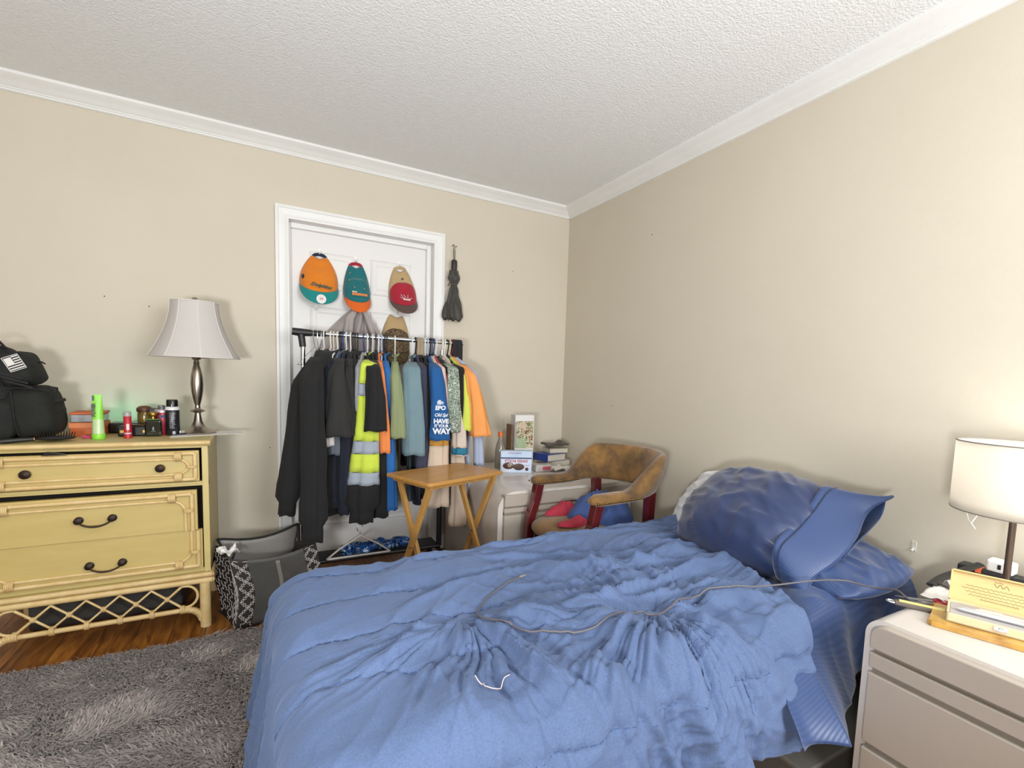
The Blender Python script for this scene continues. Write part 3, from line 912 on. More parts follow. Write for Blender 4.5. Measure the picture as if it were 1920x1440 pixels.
c4, cr, br = cap('camouflage_cap', 'tan canvas cap with camouflage front hanging low behind the clothes rail', -1.224, 1.552, M_tan, M_camo, front=M_camo, roll=.05, w=.088, H=.195, bl=.075)
for X, Z, what in ((-1.672, 1.875, 'orange cap'), (-1.470, 1.858, 'teal cap'), (-1.206, 1.868, 'red front cap'), (-1.224, 1.572, 'camouflage cap')):
    hook(X, Z, lab=hx_lab + what)
hook(-1.690, 1.545, lab='empty white adhesive hook on the door below the orange cap')
hook(-1.462, 1.57, lab='white adhesive hook on the door holding the grey hooded top')

# grey hooded top gathered on a hook
g = []
n, m_ = 44, 90
for i in range(n):
    t = i / (n - 1); r_ = []
    for k in range(m_):
        s_ = k / (m_ - 1) * 2 - 1
        half = .026 + (.20 + .08 * (s_ < 0) * 1.0) * (t ** .8)
        fold = (.012 + .020 * t) * math.sin(s_ * 11 + 1.6 * math.sin(t * 3) + 2.2 * float(vnoise(s_ * 2.5, t * 2)))
        sag = .06 * (abs(s_) ** 1.6) * (t < 2) * (1 - t) - .10 * (abs(s_) ** 1.3) * t * .2
        xx = half * s_ + .012 * math.sin(t * 6 + s_ * 4)
        yy = -.055 * (1 - abs(s_) ** 2) * (.5 + .5 * t) - .012 - fold * (1 - .6 * abs(s_))
        zz = -.36 * t - .05 * abs(s_) ** 1.4 * (.2 + t) + .020 * math.sin(s_ * 6 + t * 5) * t
        r_.append((xx, yy, zz))
    g.append(r_)
M_greyf = fabric('grey_fleece', '#a59b98', var2='#948b89')
gh = thing('grey_hooded_top', 'light grey hooded top gathered on a hook on the door', 'garment', (-1.462, .078, 1.578))
MB().grid(np.array(g)).build('body', M_greyf, gh, solid=.004)
hd = MB()
for off, rad in ((0, .016), (.03, .013)):
    hd.tube([(-.055 - off, -.075, -.20 - off), (-.045 - off * .6, -.085, -.08), (-.015, -.065, -.018), (.012, -.062, -.004), (.040, -.075, -.05), (.075 + off, -.080, -.15), (.10 + off, -.07, -.26)], rad, 10)
hd.build('hood_roll', M_greyf, gh, angle=80)

# ------------------------------------------------------------------ umbrella on a nail by the door
um = thing('folded_umbrella', 'black compact umbrella hanging by its strap beside the door', 'umbrella', (-.890, -.045, 1.54))
M_umb = mat('umbrella_cloth', '#34302a', 0.55, sheen=.3, bump=(60, .3, .002))
MB().lathe([(.016, .318), (.0185, .325), (.019, .372), (.016, .382), (.010, .385)], (0, 0, 0), 18).build('handle', mat('umbrella_handle', '#2b241f', 0.5), um)
rows = []
for i in range(34):
    t = i / 33
    z = .318 - .318 * t
    base = .024 + .012 * math.exp(-((t - .14) / .07) ** 2) - .008 * math.exp(-((t - .30) / .05) ** 2) + .036 * sstep(.32, .95, t) - .012 * sstep(.95, 1, t)
    r_ = []
    for k in range(48):
        a = 2 * pi * k / 48
        rr = base * (1 + .20 * math.sin(a * 5 + t * 5 + 2 * float(vnoise(t * 4, 3))) + .10 * math.sin(a * 9 - t * 8))
        r_.append((rr * math.cos(a), rr * math.sin(a) * .62, z + .008 * math.sin(a * 8) * sstep(.9, 1, t)))
    rows.append(r_)
MB().grid(np.array(rows), cv=True).build('canopy', M_umb, um, angle=80)
MB().tube([(-.028, -.01, .24), (-.042, -.012, .222), (-.046, -.01, .212), (-.03, -.014, .218), (-.005, -.03, .226)], .006, 8, flat=.35).build('tie_strap', M_umb, um)
MB().tube([(.003, 0, .385), (.004, .002, .44), (-.001, .008, .486), (-.006, .002, .44), (-.003, 0, .385)], .0022, 6).build('wrist_strap', M_dark, um)
def nail(X, Y, Z, lab, axis='y'):
    m = MB()
    if axis == 'y':
        m.cyl((X, Y, Z), (X, Y - .018, Z), .0017, n=8).cyl((X, Y - .018, Z), (X, Y - .020, Z), .004, n=10)
    else:
        m.cyl((X, Y, Z), (X - .018, Y, Z), .0017, n=8).cyl((X - .018, Y, Z), (X - .020, Y, Z), .004, n=10)
    tag(m.build('nail', mat('nail_steel', '#5b5348', .4, metal=1)), lab, 'nail')
nail(-.891, 0, 2.022, 'nail in the wall holding the umbrella strap')
nail(-.868, 0, 2.018, 'bare nail in the wall right beside the umbrella nail')
for X, Z in ((-2.63, 1.50), (-2.46, 1.47), (-.45, 1.92), (-1.94, .73)):
    MB().cyl((X, .0, Z), (X, -.0012, Z), .003, n=8).build('nail_hole', mat('hole_dark', '#4d4335', .9), bpy.data.objects['wall_back'])
rh = thing('adhesive_hook', 'small clear hook stuck on the wall above the nightstand', 'hook', (0, -2.407, .632))
MB().span(-.003, 0, -.008, .008, -.006, .030).build('plate', mat('clear_plastic', '#d8d2c6', .2), rh, smooth=False, bevel=.002)
MB().tube([(-.003, 0, .006), (-.012, 0, -.004), (-.018, 0, .003)], .0025, 6).build('prong', M_whiteplas, rh)
for Y, Z in ((-.928, 2.039), (-2.62, 2.27), (-.62, 1.02)):
    MB().cyl((0, Y, Z), (-.0012, Y, Z), .0035, n=8).build('nail_hole', mat('hole_dark', '#4d4335', .9), bpy.data.objects['wall_right'])

# ================================================================== CLOTHES RACK
RY, RZ = -.28, 1.375
rk = thing('clothes_rack', 'rolling clothes rack with black corner and chrome rail before the door', 'clothes rack', (-1.43, RY, 0))
kx = lambda X: X + 1.43
MB().cyl((kx(-1.80), 0, RZ), (kx(-.905), 0, RZ), .0115, n=16).build('rail', M_steel, rk)
MB().cyl((kx(-1.80), 0, RZ), (kx(-1.675), 0, RZ), .0155, n=16).build('rail_sleeve', M_dark, rk)
cn = MB()
cn.tube([(kx(-1.835), 0, RZ + .003), (kx(-1.80), 0, RZ), (kx(-1.745), 0, RZ)], [.019, .021, .0175], 14)
cn.tube([(kx(-1.795), 0, RZ), (kx(-1.79), 0, RZ - .03), (kx(-1.785), 0, RZ - .075)], [.018, .017, .016], 14)
cn.build('corner_bracket', M_dark, rk, angle=70)
for X in (-1.785, -1.035):
    MB().cyl((kx(X), 0, .12), (kx(X), 0, .72), .0165, n=14).build('post', M_dark, rk)
    MB().cyl((kx(X), 0, .70), (kx(X), 0, RZ - .05), .0115, n=14).build('chrome_post', M_steel, rk)
    MB().cyl((kx(X), -.21, .095), (kx(X), .21, .095), .0135, n=12).build('foot_bar', M_dark, rk)
    for s in (-1, 1):
        c = MB().cyl((kx(X), s * .20, .085), (kx(X), s * .20, .05), .008, n=10)
        c.cyl((kx(X) - .011, s * .20, .026), (kx(X) + .011, s * .20, .026), .025, n=18)
        c.build('caster', M_dark, rk)
MB().cyl((kx(-1.785), -.02, .125), (kx(-1.035), -.02, .125), .0125, n=12).build('base_rail', M_dark, rk)
MB().cyl((kx(-1.785), .15, .115), (kx(-1.035), .15, .115), .0105, n=12).build('base_rail', M_dark, rk)
MB().span(kx(-1.78), kx(-1.04), -.02, .15, .122, .128).build('shelf_mesh', mat('mesh_dark', '#2b2b2c', .6), rk, smooth=False)

H_w = mat('hanger_white', '#dcdcda', 0.4); H_k = mat('hanger_black', '#191817', 0.5); H_c = mat('hanger_cream', '#d3c3a8', 0.45)
H_n = mat('hanger_navy', '#1e3a78', 0.4); H_l = mat('hanger_pale_blue', '#a9bbdc', 0.4); H_r = mat('hanger_red', '#8d2530', 0.4); H_g = mat('hanger_grey', '#77726c', 0.45)
HC = {'w': (H_w, 'white'), 'k': (H_k, 'black'), 'c': (H_c, 'cream'), 'n': (H_n, 'blue'), 'l': (H_l, 'pale blue'), 'r': (H_r, 'red'), 'g': (H_g, 'grey')}
def hanger(hx, d, col, hold, hw=.19, group=None):
    mt, nm = HC[col]
    h = thing('clothes_hanger', nm + ' plastic hanger ' + hold, 'hanger', (hx, RY, RZ), 0, group or 'hangers on the clothes rail')
    d = Vector(d)
    pts = [d * (-.016 * math.cos(a)) + Vector((0, 0, .0175 * math.sin(a))) for a in np.linspace(-.5, pi, 12)]
    pts += [d * (.017) + Vector((0, 0, -.02)), d * .010 + Vector((0, 0, -.045)), Vector((0, 0, -.075))]
    MB().tube(pts, .0034, 8).build('hook', mt, h)
    m = MB()
    m.tube([d * -hw + Vector((0, 0, -.165)), d * -.10 + Vector((0, 0, -.115)), Vector((0, 0, -.073)), d * .10 + Vector((0, 0, -.115)), d * hw + Vector((0, 0, -.165))], .0042, 8)
    m.tube([d * -hw + Vector((0, 0, -.165)), d * hw + Vector((0, 0, -.168))], .0036, 8)
    m.build('shoulder_bar', mt, h)
    return h

def sleeve_rows(P0, S_, E_, h0, h1, seed, t0=0.0, t1=1.0, grow=0.0, n=26, m=28, thick=.55, cuff=False):
    """rows of points round a hanging sleeve between two path parameters"""
    P0, S_, E_ = Vector(P0), Vector(S_), Vector(E_)
    rows = []
    L = (E_ - S_).length
    lead = .18
    for i in range(n):
        t = t0 + (t1 - t0) * i / (n - 1)
        if t < lead:
            u = t / lead
            c = P0.lerp(S_, u); hw = h0 * (.55 + .45 * u)
        else:
            u = (t - lead) / (1 - lead)
            c = S_.lerp(E_, u); hw = h0 + (h1 - h0) * u ** .9
            c = c + Vector((0, -.016 * math.sin(u * pi), 0))
            if cuff and u > .90: hw *= .72
            if cuff and .72 < u <= .90: hw *= 1.06
        r_ = []
        for k in range(m):
            a = 2 * pi * k / m
            wv = 1 + .10 * math.sin(3 * a + seed * 3 + 2.5 * t) + .10 * math.sin(5 * a - seed + 3 * t) + .07 * math.sin(9 * a + seed * 2 + 2 * t) * min(1, t * 2) + .16 * (float(vnoise(a * 1.2 + seed * 5, t * 7 + seed)) - .5)
            x_ = math.cos(a) * (hw + grow) * wv; y_ = math.sin(a) * ((hw + grow) * thick + .004) * wv
            r_.append((c.x + x_ * .97, c.y + y_ - x_ * .22, c.z + .004 * math.sin(a * 4 + seed) * (i == n - 1)))
        rows.append(r_)
    return np.array(rows)

def garment(name, label, cat, hx, S2, E2, h0, h1, mt, dy=0.0, hem=.55, smat=None, hang='k', hood=False, collar=True, cuff=False, bands=None, bt=.011, seed=None, far=True, body_mt=None, hw=None, group=None):
    seed = seed if seed is not None else abs(hx * 37) % 7
    S_ = Vector((S2[0], -.46 + dy, min(S2[1], 1.23))); E_ = Vector((E2[0], -.50 + dy, E2[1]))
    hk = Vector((hx, RY, RZ))
    dv = Vector((S_.x - hx, S_.y - RY, 0)); half = dv.length; d = dv.normalized()
    nrm = Vector((-d.y, d.x, 0))
    hb = min(half, .195)
    hanger(hx, d, hang, 'holding the ' + label.split(' hanging')[0], hw=min(.175, hb - .01))
    g = thing(name, label, cat, (hx, RY, 0), 0, group)
    org = Vector((hx, RY, 0))
    zs = list(np.linspace(RZ - .088, RZ - .165, 7)) + list(np.linspace(RZ - .19, hem, 20))
    rows = []
    for z in zs:
        q = (RZ - z)
        if q < .165:
            u = (q - .088) / .077
            a_ = .055 + (hb - .055) * u ** .8; b_ = bt * (.8 + .2 * u)
        else:
            u = (RZ - .165 - z) / (RZ - .165 - hem)
            a_ = hb * (1 - .06 * math.sin(u * pi)); b_ = bt * (1 + .9 * u)
        r_ = []
        for k in range(36):
            a = 2 * pi * k / 36
            w_ = a_ * math.cos(a)
            rip = 1 + (.35 * math.sin(w_ * 42 + seed * 3 + q * 3) if q > .2 else 0)
            n_ = b_ * math.copysign(abs(math.sin(a)) ** .8, math.sin(a)) * rip
            p_ = d * w_ + nrm * n_
            r_.append((p_.x, p_.y, z + (.012 * math.sin(w_ * 20 + seed) if z == zs[-1] else 0)))
        rows.append(r_)
    MB().grid(np.array(rows), cv=True).build('body', body_mt or mt, g, angle=80)
    P0 = d * (half * .62) + Vector((0, 0, RZ - .130))
    Sl, El = S_ - org, E_ - org
    if bands:
        cut = [(0.0, bands[0][0], smat or mt)]
        for k_, (t0, t1, bm_) in enumerate(bands):
            cut.append((t0, t1, bm_))
            nx_ = bands[k_ + 1][0] if k_ + 1 < len(bands) else 1.0
            if nx_ > t1 + 1e-6: cut.append((t1, nx_, smat or mt))
        for (t0, t1, bm_) in cut:
            s_o = MB().grid(sleeve_rows(P0, Sl, El, h0, h1, seed, t0, t1, n=max(4, int(30 * (t1 - t0)) + 2), cuff=cuff), cv=True).build('sleeve' if bm_ is (smat or mt) else 'sleeve_band', bm_, g, solid=.003)
    else:
        s_o = MB().grid(sleeve_rows(P0, Sl, El, h0, h1, seed, cuff=cuff), cv=True).build('sleeve', smat or mt, g, solid=.003)
    if far:
        Sf = d * -half + Vector((0, 0, RZ - .19)); Ef = Sf + d * -.02 + Vector((0, 0, -(S_ - E_).length * .9))
        if RY + (d * -half).y < .02:
            MB().grid(sleeve_rows(d * (-half * .62) + Vector((0, 0, RZ - .13)), Sf, Ef, .03, .035, seed + 1, n=14, m=18), cv=True).build('sleeve', smat or mt, g, solid=.003)
    if collar:
        cr_ = []
        for k in range(20):
            a = 2 * pi * k / 20
            p_ = d * (.062 * math.cos(a)) + nrm * (.020 * math.sin(a))
            cr_.append((p_.x, p_.y, RZ - .090 - .012 * math.cos(a) ** 2 + .006 * math.sin(a)))
        MB().tube(cr_, .006, 8, closed=True).build('collar', mt, g)
    if hood:
        hp_ = [d * .19 + nrm * -.01 + Vector((0, 0, RZ - .235)), d * .215 + nrm * .012 + Vector((0, 0, RZ - .185)), d * .16 + nrm * .03 + Vector((0, 0, RZ - .135)), d * .05 + nrm * .03 + Vector((0, 0, RZ - .110)), d * -.08 + nrm * .01 + Vector((0, 0, RZ - .12))]
        MB().tube(hp_, [.018, .028, .032, .028, .018], 14, flat=.8).build('hood', mt, g, angle=80)
    return g, s_o

F = lambda n, c, v=None: fabric(n, c, var2=v or c, amount=.3, sheen=.03)
F_blk = F('black_jersey', '#141314', '#0f0f10'); F_chr = F('charcoal_jersey', '#272625', '#201f1f'); F_nvy = F('navy_jersey', '#151a2a', '#10131f')
F_wht = F('white_jersey', '#cfc9c6', '#c2bbb8'); F_slt = F('slate_jersey', '#5b626c', '#4c525c'); F_lgr = F('light_grey_jersey', '#9a9aa0')
F_hiv = F('hi_vis_yellow', '#c3d44a', '#b2c33a'); F_ref = F('reflective_tape', '#9aa2ad', '#868e9a'); F_ora = F('orange_jersey', '#e08348', '#cf7238')
F_blu = F('royal_blue', '#2563a8', '#1f5692'); F_olv = F('olive_cloth', '#87906a', '#767f5b'); F_den = F('washed_denim', '#6f8790', '#5a717b'); F_dnd = F('dark_denim', '#39474f', '#303c44')
F_plm = F('plum_navy', '#393a4d', '#2f3042'); F_bpr = F('print_blue', '#195590', '#144a80'); F_bls = F('blush_cotton', '#d6b9b2'); F_rdd = F('dusty_red', '#a8454c')
F_whc = F('white_cotton', '#cbbdb2', '#bdafa4'); F_tl = F('teal_stripe', '#25708d'); F_lim = F('lime_cotton', '#c8d457', '#b9c548'); F_pch = F('peach_cotton', '#e79a56', '#d98b47')
F_pbl = F('pale_blue_shirt', '#a9b2cb', '#98a2bd'); F_crm = F('cream_knit', '#cbb7a4', '#bda893'); F_gld = F('gold_stripe', '#bf8b3b')

G = []
def GG(*a, **k):
    G.append(garment(*a, **k)); return G[-1]
far_end = 'hanging at the black corner end of the rail'
GG('black_hoodie', 'large black hooded sweatshirt with ribbed cuffs hanging at the black corner of the rail', 'hoodie', -1.682, (-1.765, 1.13), (-1.768, .339), .046, .056, F_blk, dy=-.10, hem=.42, hood=True, cuff=True, bt=.05, hang='w')
hd_g = G[-1][0]
MB().grid(sleeve_rows((-.06, -.10, RZ - .14), (-.125, -.20, 1.115), (-.190, -.20, .455), .040, .050, 2.7, cuff=True), cv=True).build('sleeve', F_blk, hd_g, solid=.003)
GG('white_tee', 'white tee mostly hidden, hanging right behind the black hooded sweatshirt', 'shirt', -1.648, (-1.712, 1.111), (-1.690, .800), .024, .034, F_wht, hem=.60, hang='w')
GG('navy_tee', 'dark navy tee hanging between the white tee and the charcoal tee', 'shirt', -1.634, (-1.687, 1.134), (-1.690, .865), .027, .034, F_nvy, dy=-.02, hem=.56, hang='c')
GG('slate_tee', 'slate grey tee with curled sleeve hanging beneath the charcoal tee', 'shirt', -1.594, (-1.660, 1.058), (-1.657, .754), .022, .028, F_slt, hem=.52, hang='k')
GG('charcoal_tee', 'charcoal tee with wide short sleeve hanging among the dark garments', 'shirt', -1.570, (-1.649, 1.162), (-1.645, .853), .036, .062, F_chr, dy=-.06, hem=.50, hang='w')
GG('navy_sweater', 'navy long sleeved sweater hanging beside the charcoal tee', 'sweater', -1.548, (-1.599, 1.169), (-1.612, .434), .028, .034, F_nvy, hem=.44, cuff=True, hang='w')
GG('dark_tee', 'dark grey tee with short sleeve hanging on a black hanger beside the charcoal tee', 'shirt', -1.540, (-1.591, 1.159), (-1.589, .863), .024, .034, F_chr, dy=-.02, hem=.52, hang='k')
GG('black_sweater', 'black long sleeved sweater hanging left of the yellow hi-vis sweatshirt', 'sweater', -1.532, (-1.557, 1.171), (-1.572, .452), .030, .036, F_blk, dy=.0, hem=.45, cuff=True, hang='k')
GG('grey_tee', 'pale grey tee sliver hanging against the yellow hi-vis sweatshirt', 'shirt', -1.481, (-1.534, 1.200), (-1.548, .979), .016, .022, F_lgr, dy=-.01, hem=.56, hang='n')
GG('hi_vis_sweatshirt', 'yellow hi-vis sweatshirt with grey reflective bands hanging mid-rail', 'sweatshirt', -1.462, (-1.494, 1.224), (-1.528, .396), .036, .074, F_hiv, dy=-.045, hem=.47, hang='w', body_mt=F_blk, cuff=True, bands=[(.285, .345, F_ref), (.575, .640, F_ref), (.735, .800, F_ref), (.800, 1.0, F_blk)])
GG('black_tee', 'black tee with square short sleeve hanging over the hi-vis sweatshirt', 'shirt', -1.433, (-1.478, 1.202), (-1.473, .880), .034, .054, F_blk, dy=-.085, hem=.52, hang='w')
GG('black_long_shirt', 'black long sleeved shirt hanging between the hi-vis and the blue shirt', 'shirt', -1.416, (-1.444, 1.16), (-1.432, .405), .030, .040, F_blk, dy=-.01, hem=.42, hang='k')
GG('orange_tee', 'narrow orange tee with curled hem hanging between black garments', 'shirt', -1.402, (-1.440, 1.181), (-1.418, .761), .018, .026, F_ora, dy=-.06, hem=.60, hang='w')
GG('blue_long_shirt', 'royal blue shirt hanging beside the olive shirt', 'shirt', -1.367, (-1.399, 1.200), (-1.379, .439), .022, .032, F_blu, dy=-.015, hem=.45, hang='k')
GG('olive_shirt', 'olive green shirt hanging beside the washed denim shirt', 'shirt', -1.311, (-1.360, 1.173), (-1.352, .835), .024, .036, F_olv, dy=-.045, hem=.48, hang='w')
GG('denim_shirt', 'washed teal denim shirt with pale short sleeve hanging on a white hanger', 'shirt', -1.210, (-1.278, 1.211), (-1.262, .742), .042, .054, F_den, dy=-.05, hem=.46, hang='w', body_mt=F_dnd)
GG('plum_shirt', 'plum navy long sleeved shirt hanging right of the denim shirt', 'shirt', -1.195, (-1.210, 1.214), (-1.218, .560), .028, .030, F_plm, dy=-.02, hem=.44, hang='k')
GG('black_polo', 'black polo hanging left of the blue printed tee', 'shirt', -1.138, (-1.180, 1.185), (-1.186, .709), .024, .030, F_blk, dy=-.01, hem=.46, hang='w')
bp_g, bp_s = GG('blue_printed_tee', 'blue tee with white printed sleeve lettering hanging mid-right on the rail', 'shirt', -1.123, (-1.150, 1.216), (-1.134, .822), .030, .048, F_bpr, dy=-.075, hem=.60, hang='l')
GG('cream_gold_jersey', 'cream knit jersey with a gold stripe hanging under the blue printed tee', 'jersey', -1.110, (-1.118, 1.15), (-1.138, .440), .030, .066, F_crm, dy=-.03, hem=.50, hang='k', bands=[(.55, .60, F_gld)])
GG('blush_tee', 'blush pink tee hanging right of the blue printed tee', 'shirt', -1.107, (-1.107, 1.218), (-1.105, .918), .018, .022, F_bls, dy=-.05, hem=.58, hang='k')
GG('red_tee', 'dusty red tee sliver hanging beside the leaf print shirt', 'shirt', -1.097, (-1.085, 1.174), (-1.088, .850), .016, .020, F_rdd, dy=-.04, hem=.56, hang='n')
GG('leaf_print_shirt', 'grey green leaf print shirt hanging near the right end of the rail', 'shirt', -1.074, (-1.048, 1.221), (-1.051, .862), .026, .036, M_leafp, dy=-.055, hem=.40, hang='w', body_mt=M_leafd)
GG('white_teal_shirt', 'white shirt with a teal striped sleeve hem hanging below the leaf print shirt', 'shirt', -1.039, (-1.015, 1.10), (-.998, .724), .028, .040, F_whc, dy=-.035, hem=.50, hang='c', bands=[(.90, .985, F_tl)])
GG('black_thin_shirt', 'black shirt hanging between the leaf print shirt and the lime tee', 'shirt', -1.022, (-1.000, 1.223), (-1.004, .855), .024, .028, F_blk, dy=-.03, hem=.45, hang='w')
GG('lime_tee', 'bright lime tee sliver hanging behind the peach tee', 'shirt', -1.002, (-.971, 1.187), (-.969, .867), .017, .026, F_lim, dy=-.045, hem=.42, hang='k')
GG('peach_tee', 'peach orange tee with wide sleeve hanging near the end of the rail', 'shirt', -.989, (-.942, 1.188), (-.889, .837), .028, .056, F_pch, dy=-.07, hem=.48, hang='c')
GG('pale_blue_shirt', 'pale blue long sleeved dress shirt hanging last on the rail', 'shirt', -.976, (-.902, 1.196), (-.871, .655), .022, .028, F_pbl, dy=-.01, hem=.44, hang='r')
GG('cream_sweatpants', 'cream sweatpants hanging low at the right end of the rack', 'trousers', -1.035, (-.996, .86), (-.986, .302), .028, .050, F_crm, dy=-.0, hem=.40, hang='w', collar=False)
# dark shirts packed in between, only hems and hooks show
for i, (hx, S2, E2, col, hang, hem) in enumerate([(-1.614, (-1.665, 1.17), (-1.68, .45), F_blk, 'w', .44), (-1.602, (-1.650, 1.17), (-1.66, .47), F_nvy, 'k', .43), (-1.585, (-1.628, 1.17), (-1.64, .46), F_chr, 'n', .46),
        (-1.523, (-1.545, 1.18), (-1.55, .50), F_nvy, 'k', .47), (-1.513, (-1.530, 1.18), (-1.53, .52), F_blk, 'k', .48), (-1.448, (-1.47, 1.18), (-1.46, .50), F_nvy, 'k', .46), (-1.384, (-1.41, 1.18), (-1.40, .42), F_blk, 'l', .43), (-1.356, (-1.375, 1.18), (-1.37, .46), F_nvy, 'k', .45), (-1.180, (-1.185, 1.18), (-1.19, .50), F_blk, 'k', .47), (-1.088, (-1.075, 1.18), (-1.07, .48), F_nvy, 'k', .46)]):
    cn_ = {id(F_blk): 'black', id(F_nvy): 'navy', id(F_chr): 'charcoal'}[id(col)]
    garment('dark_shirt', 'plain ' + cn_ + ' shirt squeezed among other garments on the rail', 'shirt', hx, S2, E2, .022, .028, col, dy=.05, hem=hem, hang=hang, far=False, bt=.008, group=cn_ + ' shirts packed on the rail')

# lettering on the blue printed sleeve
for txt, sz, z, bo, sh_ in (('ffin', .032, 1.030, .0010, .2), ('EPO', .032, 1.000, .0016, .1), ('Old Spi', .026, .962, .0006, .3), ('HAVE', .034, .928, .0018, 0), ('IT YOUR', .021, .903, .0010, 0), ('WAY', .042, .874, .0022, 0)):
    u = (1.216 - z) / (1.216 - .822)
    X = -1.150 + .016 * u
    lettering(txt, sz, mat('print_white', '#d5d9e2', .7), bp_g, frame((X + 1.123 + .002, -.535 - .04 * u - .046 + .28, z), (1, -.20, 0), (0, -.02, 1)), shear=sh_, bold=bo, space=.9)

# loose wire hangers at the left end
for k, (X, a) in enumerate(((-1.728, .5), (-1.712, .25), (-1.70, -.1))):
    d = Vector((math.sin(a) * -1, -math.cos(a), 0))
    h = thing('wire_hanger', 'thin silver wire hanger hanging bare at the black corner of the rail', 'hanger', (X, RY, RZ), 0, 'bare wire hangers at the rail corner')
    pts = [d * (-.019 * math.cos(t)) + Vector((0, 0, .0185 * math.sin(t))) for t in np.linspace(-.3, pi, 10)] + [d * .012 + Vector((0, 0, -.04)), Vector((0, 0, -.07))]
    MB().tube(pts, .0016, 6).build('hook', M_steel, h)
    MB().tube([Vector((0, 0, -.07)), d * .19 + Vector((0, 0, -.17)), d * -.19 + Vector((0, 0, -.17)), Vector((0, 0, -.07))], .0016, 6).build('wire_frame', M_steel, h)

# trousers folded over the rail
def folded(name, lab, x0, x1, z_front, z_back, mt, gap=.016, wob=.004):
    rows = []
    path = [(-gap - .004, z) for z in np.linspace(z_front, RZ, 16)] + [(-gap * math.cos(a), RZ + gap * math.sin(a)) for a in np.linspace(.2, pi - .2, 8)] + [(gap + .004, z) for z in np.linspace(RZ, z_back, 16)]
    for i, (y, z) in enumerate(path):
        row = []
        for k in range(16):
            t = k / 15
            row.append((x0 + (x1 - x0) * t + .006 * (RZ - z) * (t - .5) * 6, RY + y + wob * math.sin(t * 14 + z * 6) - (.10 * max(0, RZ - z - .1) if y < 0 else 0), z))
        rows.append(row)
    return tag(MB().grid(np.array(rows)).build(name, mt, solid=.006), lab, 'trousers')
folded('tan_trousers', 'tan trousers folded over the chrome rail mid-way', -1.187, -1.152, .95, 1.0, F('tan_chino', '#a2917b', '#93826c'))
folded('black_trousers', 'black pinstriped trousers folded over the far end of the rail', -.972, -.915, .98, .95, F('pinstripe_black', '#242326', '#1a191b'), gap=.02)

# white hanger and blue bag on the rack base
wh = thing('coat_hanger', 'white flat coat hanger standing on the rack base', 'hanger', (-1.505, -.33, .136))
pts = [(-.175, 0, .008), (-.10, 0, .065), (-.03, 0, .105), (0, 0, .125), (.03, 0, .105), (.10, 0, .060), (.165, 0, .008)]
MB().tube(pts, [.007, .009, .011, .012, .011, .009, .007], 10, flat=.6).tube([(-.17, 0, .008), (.16, 0, .008)], .006, 8).build('shoulder_bar', mat('hanger_matte_white', '#d4cdc8', .5), wh)
MB().tube([(0, 0, .125), (0, 0, .145)] + [(.017 * math.sin(a) * -1 + .0, 0, .163 - .018 * math.cos(a)) for a in np.linspace(0, 4.2, 12)], .0022, 8).build('hook', M_steel, wh)
rows = []
for i in range(40):
    t = i / 39; r_ = []
    for k in range(16):
        a = 2 * pi * k / 16
        q = .020 + .014 * float(vnoise(t * 9, a * 1.1 + 3)) * 2 * math.sin(pi * min(1, max(.02, t))) ** .3
        r_.append((-.20 + .40 * t, math.cos(a) * q * 1.6, .024 + math.sin(a) * q * .9))
    rows.append(r_)
mm = camo('blue_plastic_wrap', '#2f63b4', '#0f1624', '#9cc0ec', 26)
mm.node_tree.nodes['Principled BSDF'].inputs['Roughness'].default_value = .2
bb = MB().grid(np.array(rows), cv=True).build('plastic_bag', mm, angle=30); bb.location = (-1.395, -.24, .135)
tag(bb, 'crumpled shiny blue plastic bag lying on the rack base', 'plastic bag')

# ================================================================== FOLDING TRAY TABLE
M_pine = mat('honey_wood', '#c08e4c', 0.38, var=(4, .55, '#a97536'), stretch=(1, 9, 9), coat=.2)
M_pine2 = mat('honey_wood_leg', '#bd8f50', 0.4, var=(5, .5, '#a5773a'), stretch=(8, 8, 1))
tt = thing('tray_table', 'small folding wooden tray table in front of the clothes rack', 'table', (-1.154, -.770, 0), math.radians(21.5))
Lx, Ly = .243, .176
def rr_poly(hx_, hy_, r, n=5):
    out = []
    for cx, cy, a0 in ((hx_ - r, hy_ - r, 0), (-hx_ + r, hy_ - r, pi / 2), (-hx_ + r, -hy_ + r, pi), (hx_ - r, -hy_ + r, 1.5 * pi)):
        for k in range(n + 1):
            a = a0 + pi / 2 * k / n
            out.append((cx + r * math.cos(a), cy + r * math.sin(a)))
    return out
MB().prism(rr_poly(Lx, Ly, .018), .663, .680, 'z').build('tabletop', M_pine, tt, angle=40, bevel=.003)
for s in (-1, 1):
    MB().box((s * .205, 0, .653), (.022, .30, .019)).build('cleat', M_pine2, tt, smooth=False, bevel=.002)
def legbar(x, y0, z0, y1, z1, w=.018, d=.030):
    a = Vector((x, y0, z0)); b_ = Vector((x, y1, z1)); v = b_ - a
    R = Vector((0, 0, 1)).rotation_difference(v.normalized()).to_matrix()
    return MB().box((a + b_) / 2, (w, d, v.length), R)
for s in (-1, 1):
    legbar(s * .188, -.150, .012, .135, .650).build('leg', M_pine2, tt, smooth=False, bevel=.002)
    legbar(s * .209, .150, .012, -.135, .650).build('leg', M_pine2, tt, smooth=False, bevel=.002)
    MB().cyl((s * .178, -.006, .334), (s * .222, -.006, .334), .005, n=10).build('pivot_bolt', M_steel, tt)
MB().box((0, -.128, .06), (.37, .016, .024)).build('stretcher', M_pine2, tt, smooth=False, bevel=.002)
MB().box((0, .128, .06), (.41, .016, .024)).build('stretcher', M_pine2, tt, smooth=False, bevel=.002)
MB().box((0, .115, .648), (.36, .016, .024)).build('stretcher', M_pine2, tt, smooth=False, bevel=.002)
MB().box((0, -.118, .648), (.40, .016, .024)).build('stretcher', M_pine2, tt, smooth=False, bevel=.002)
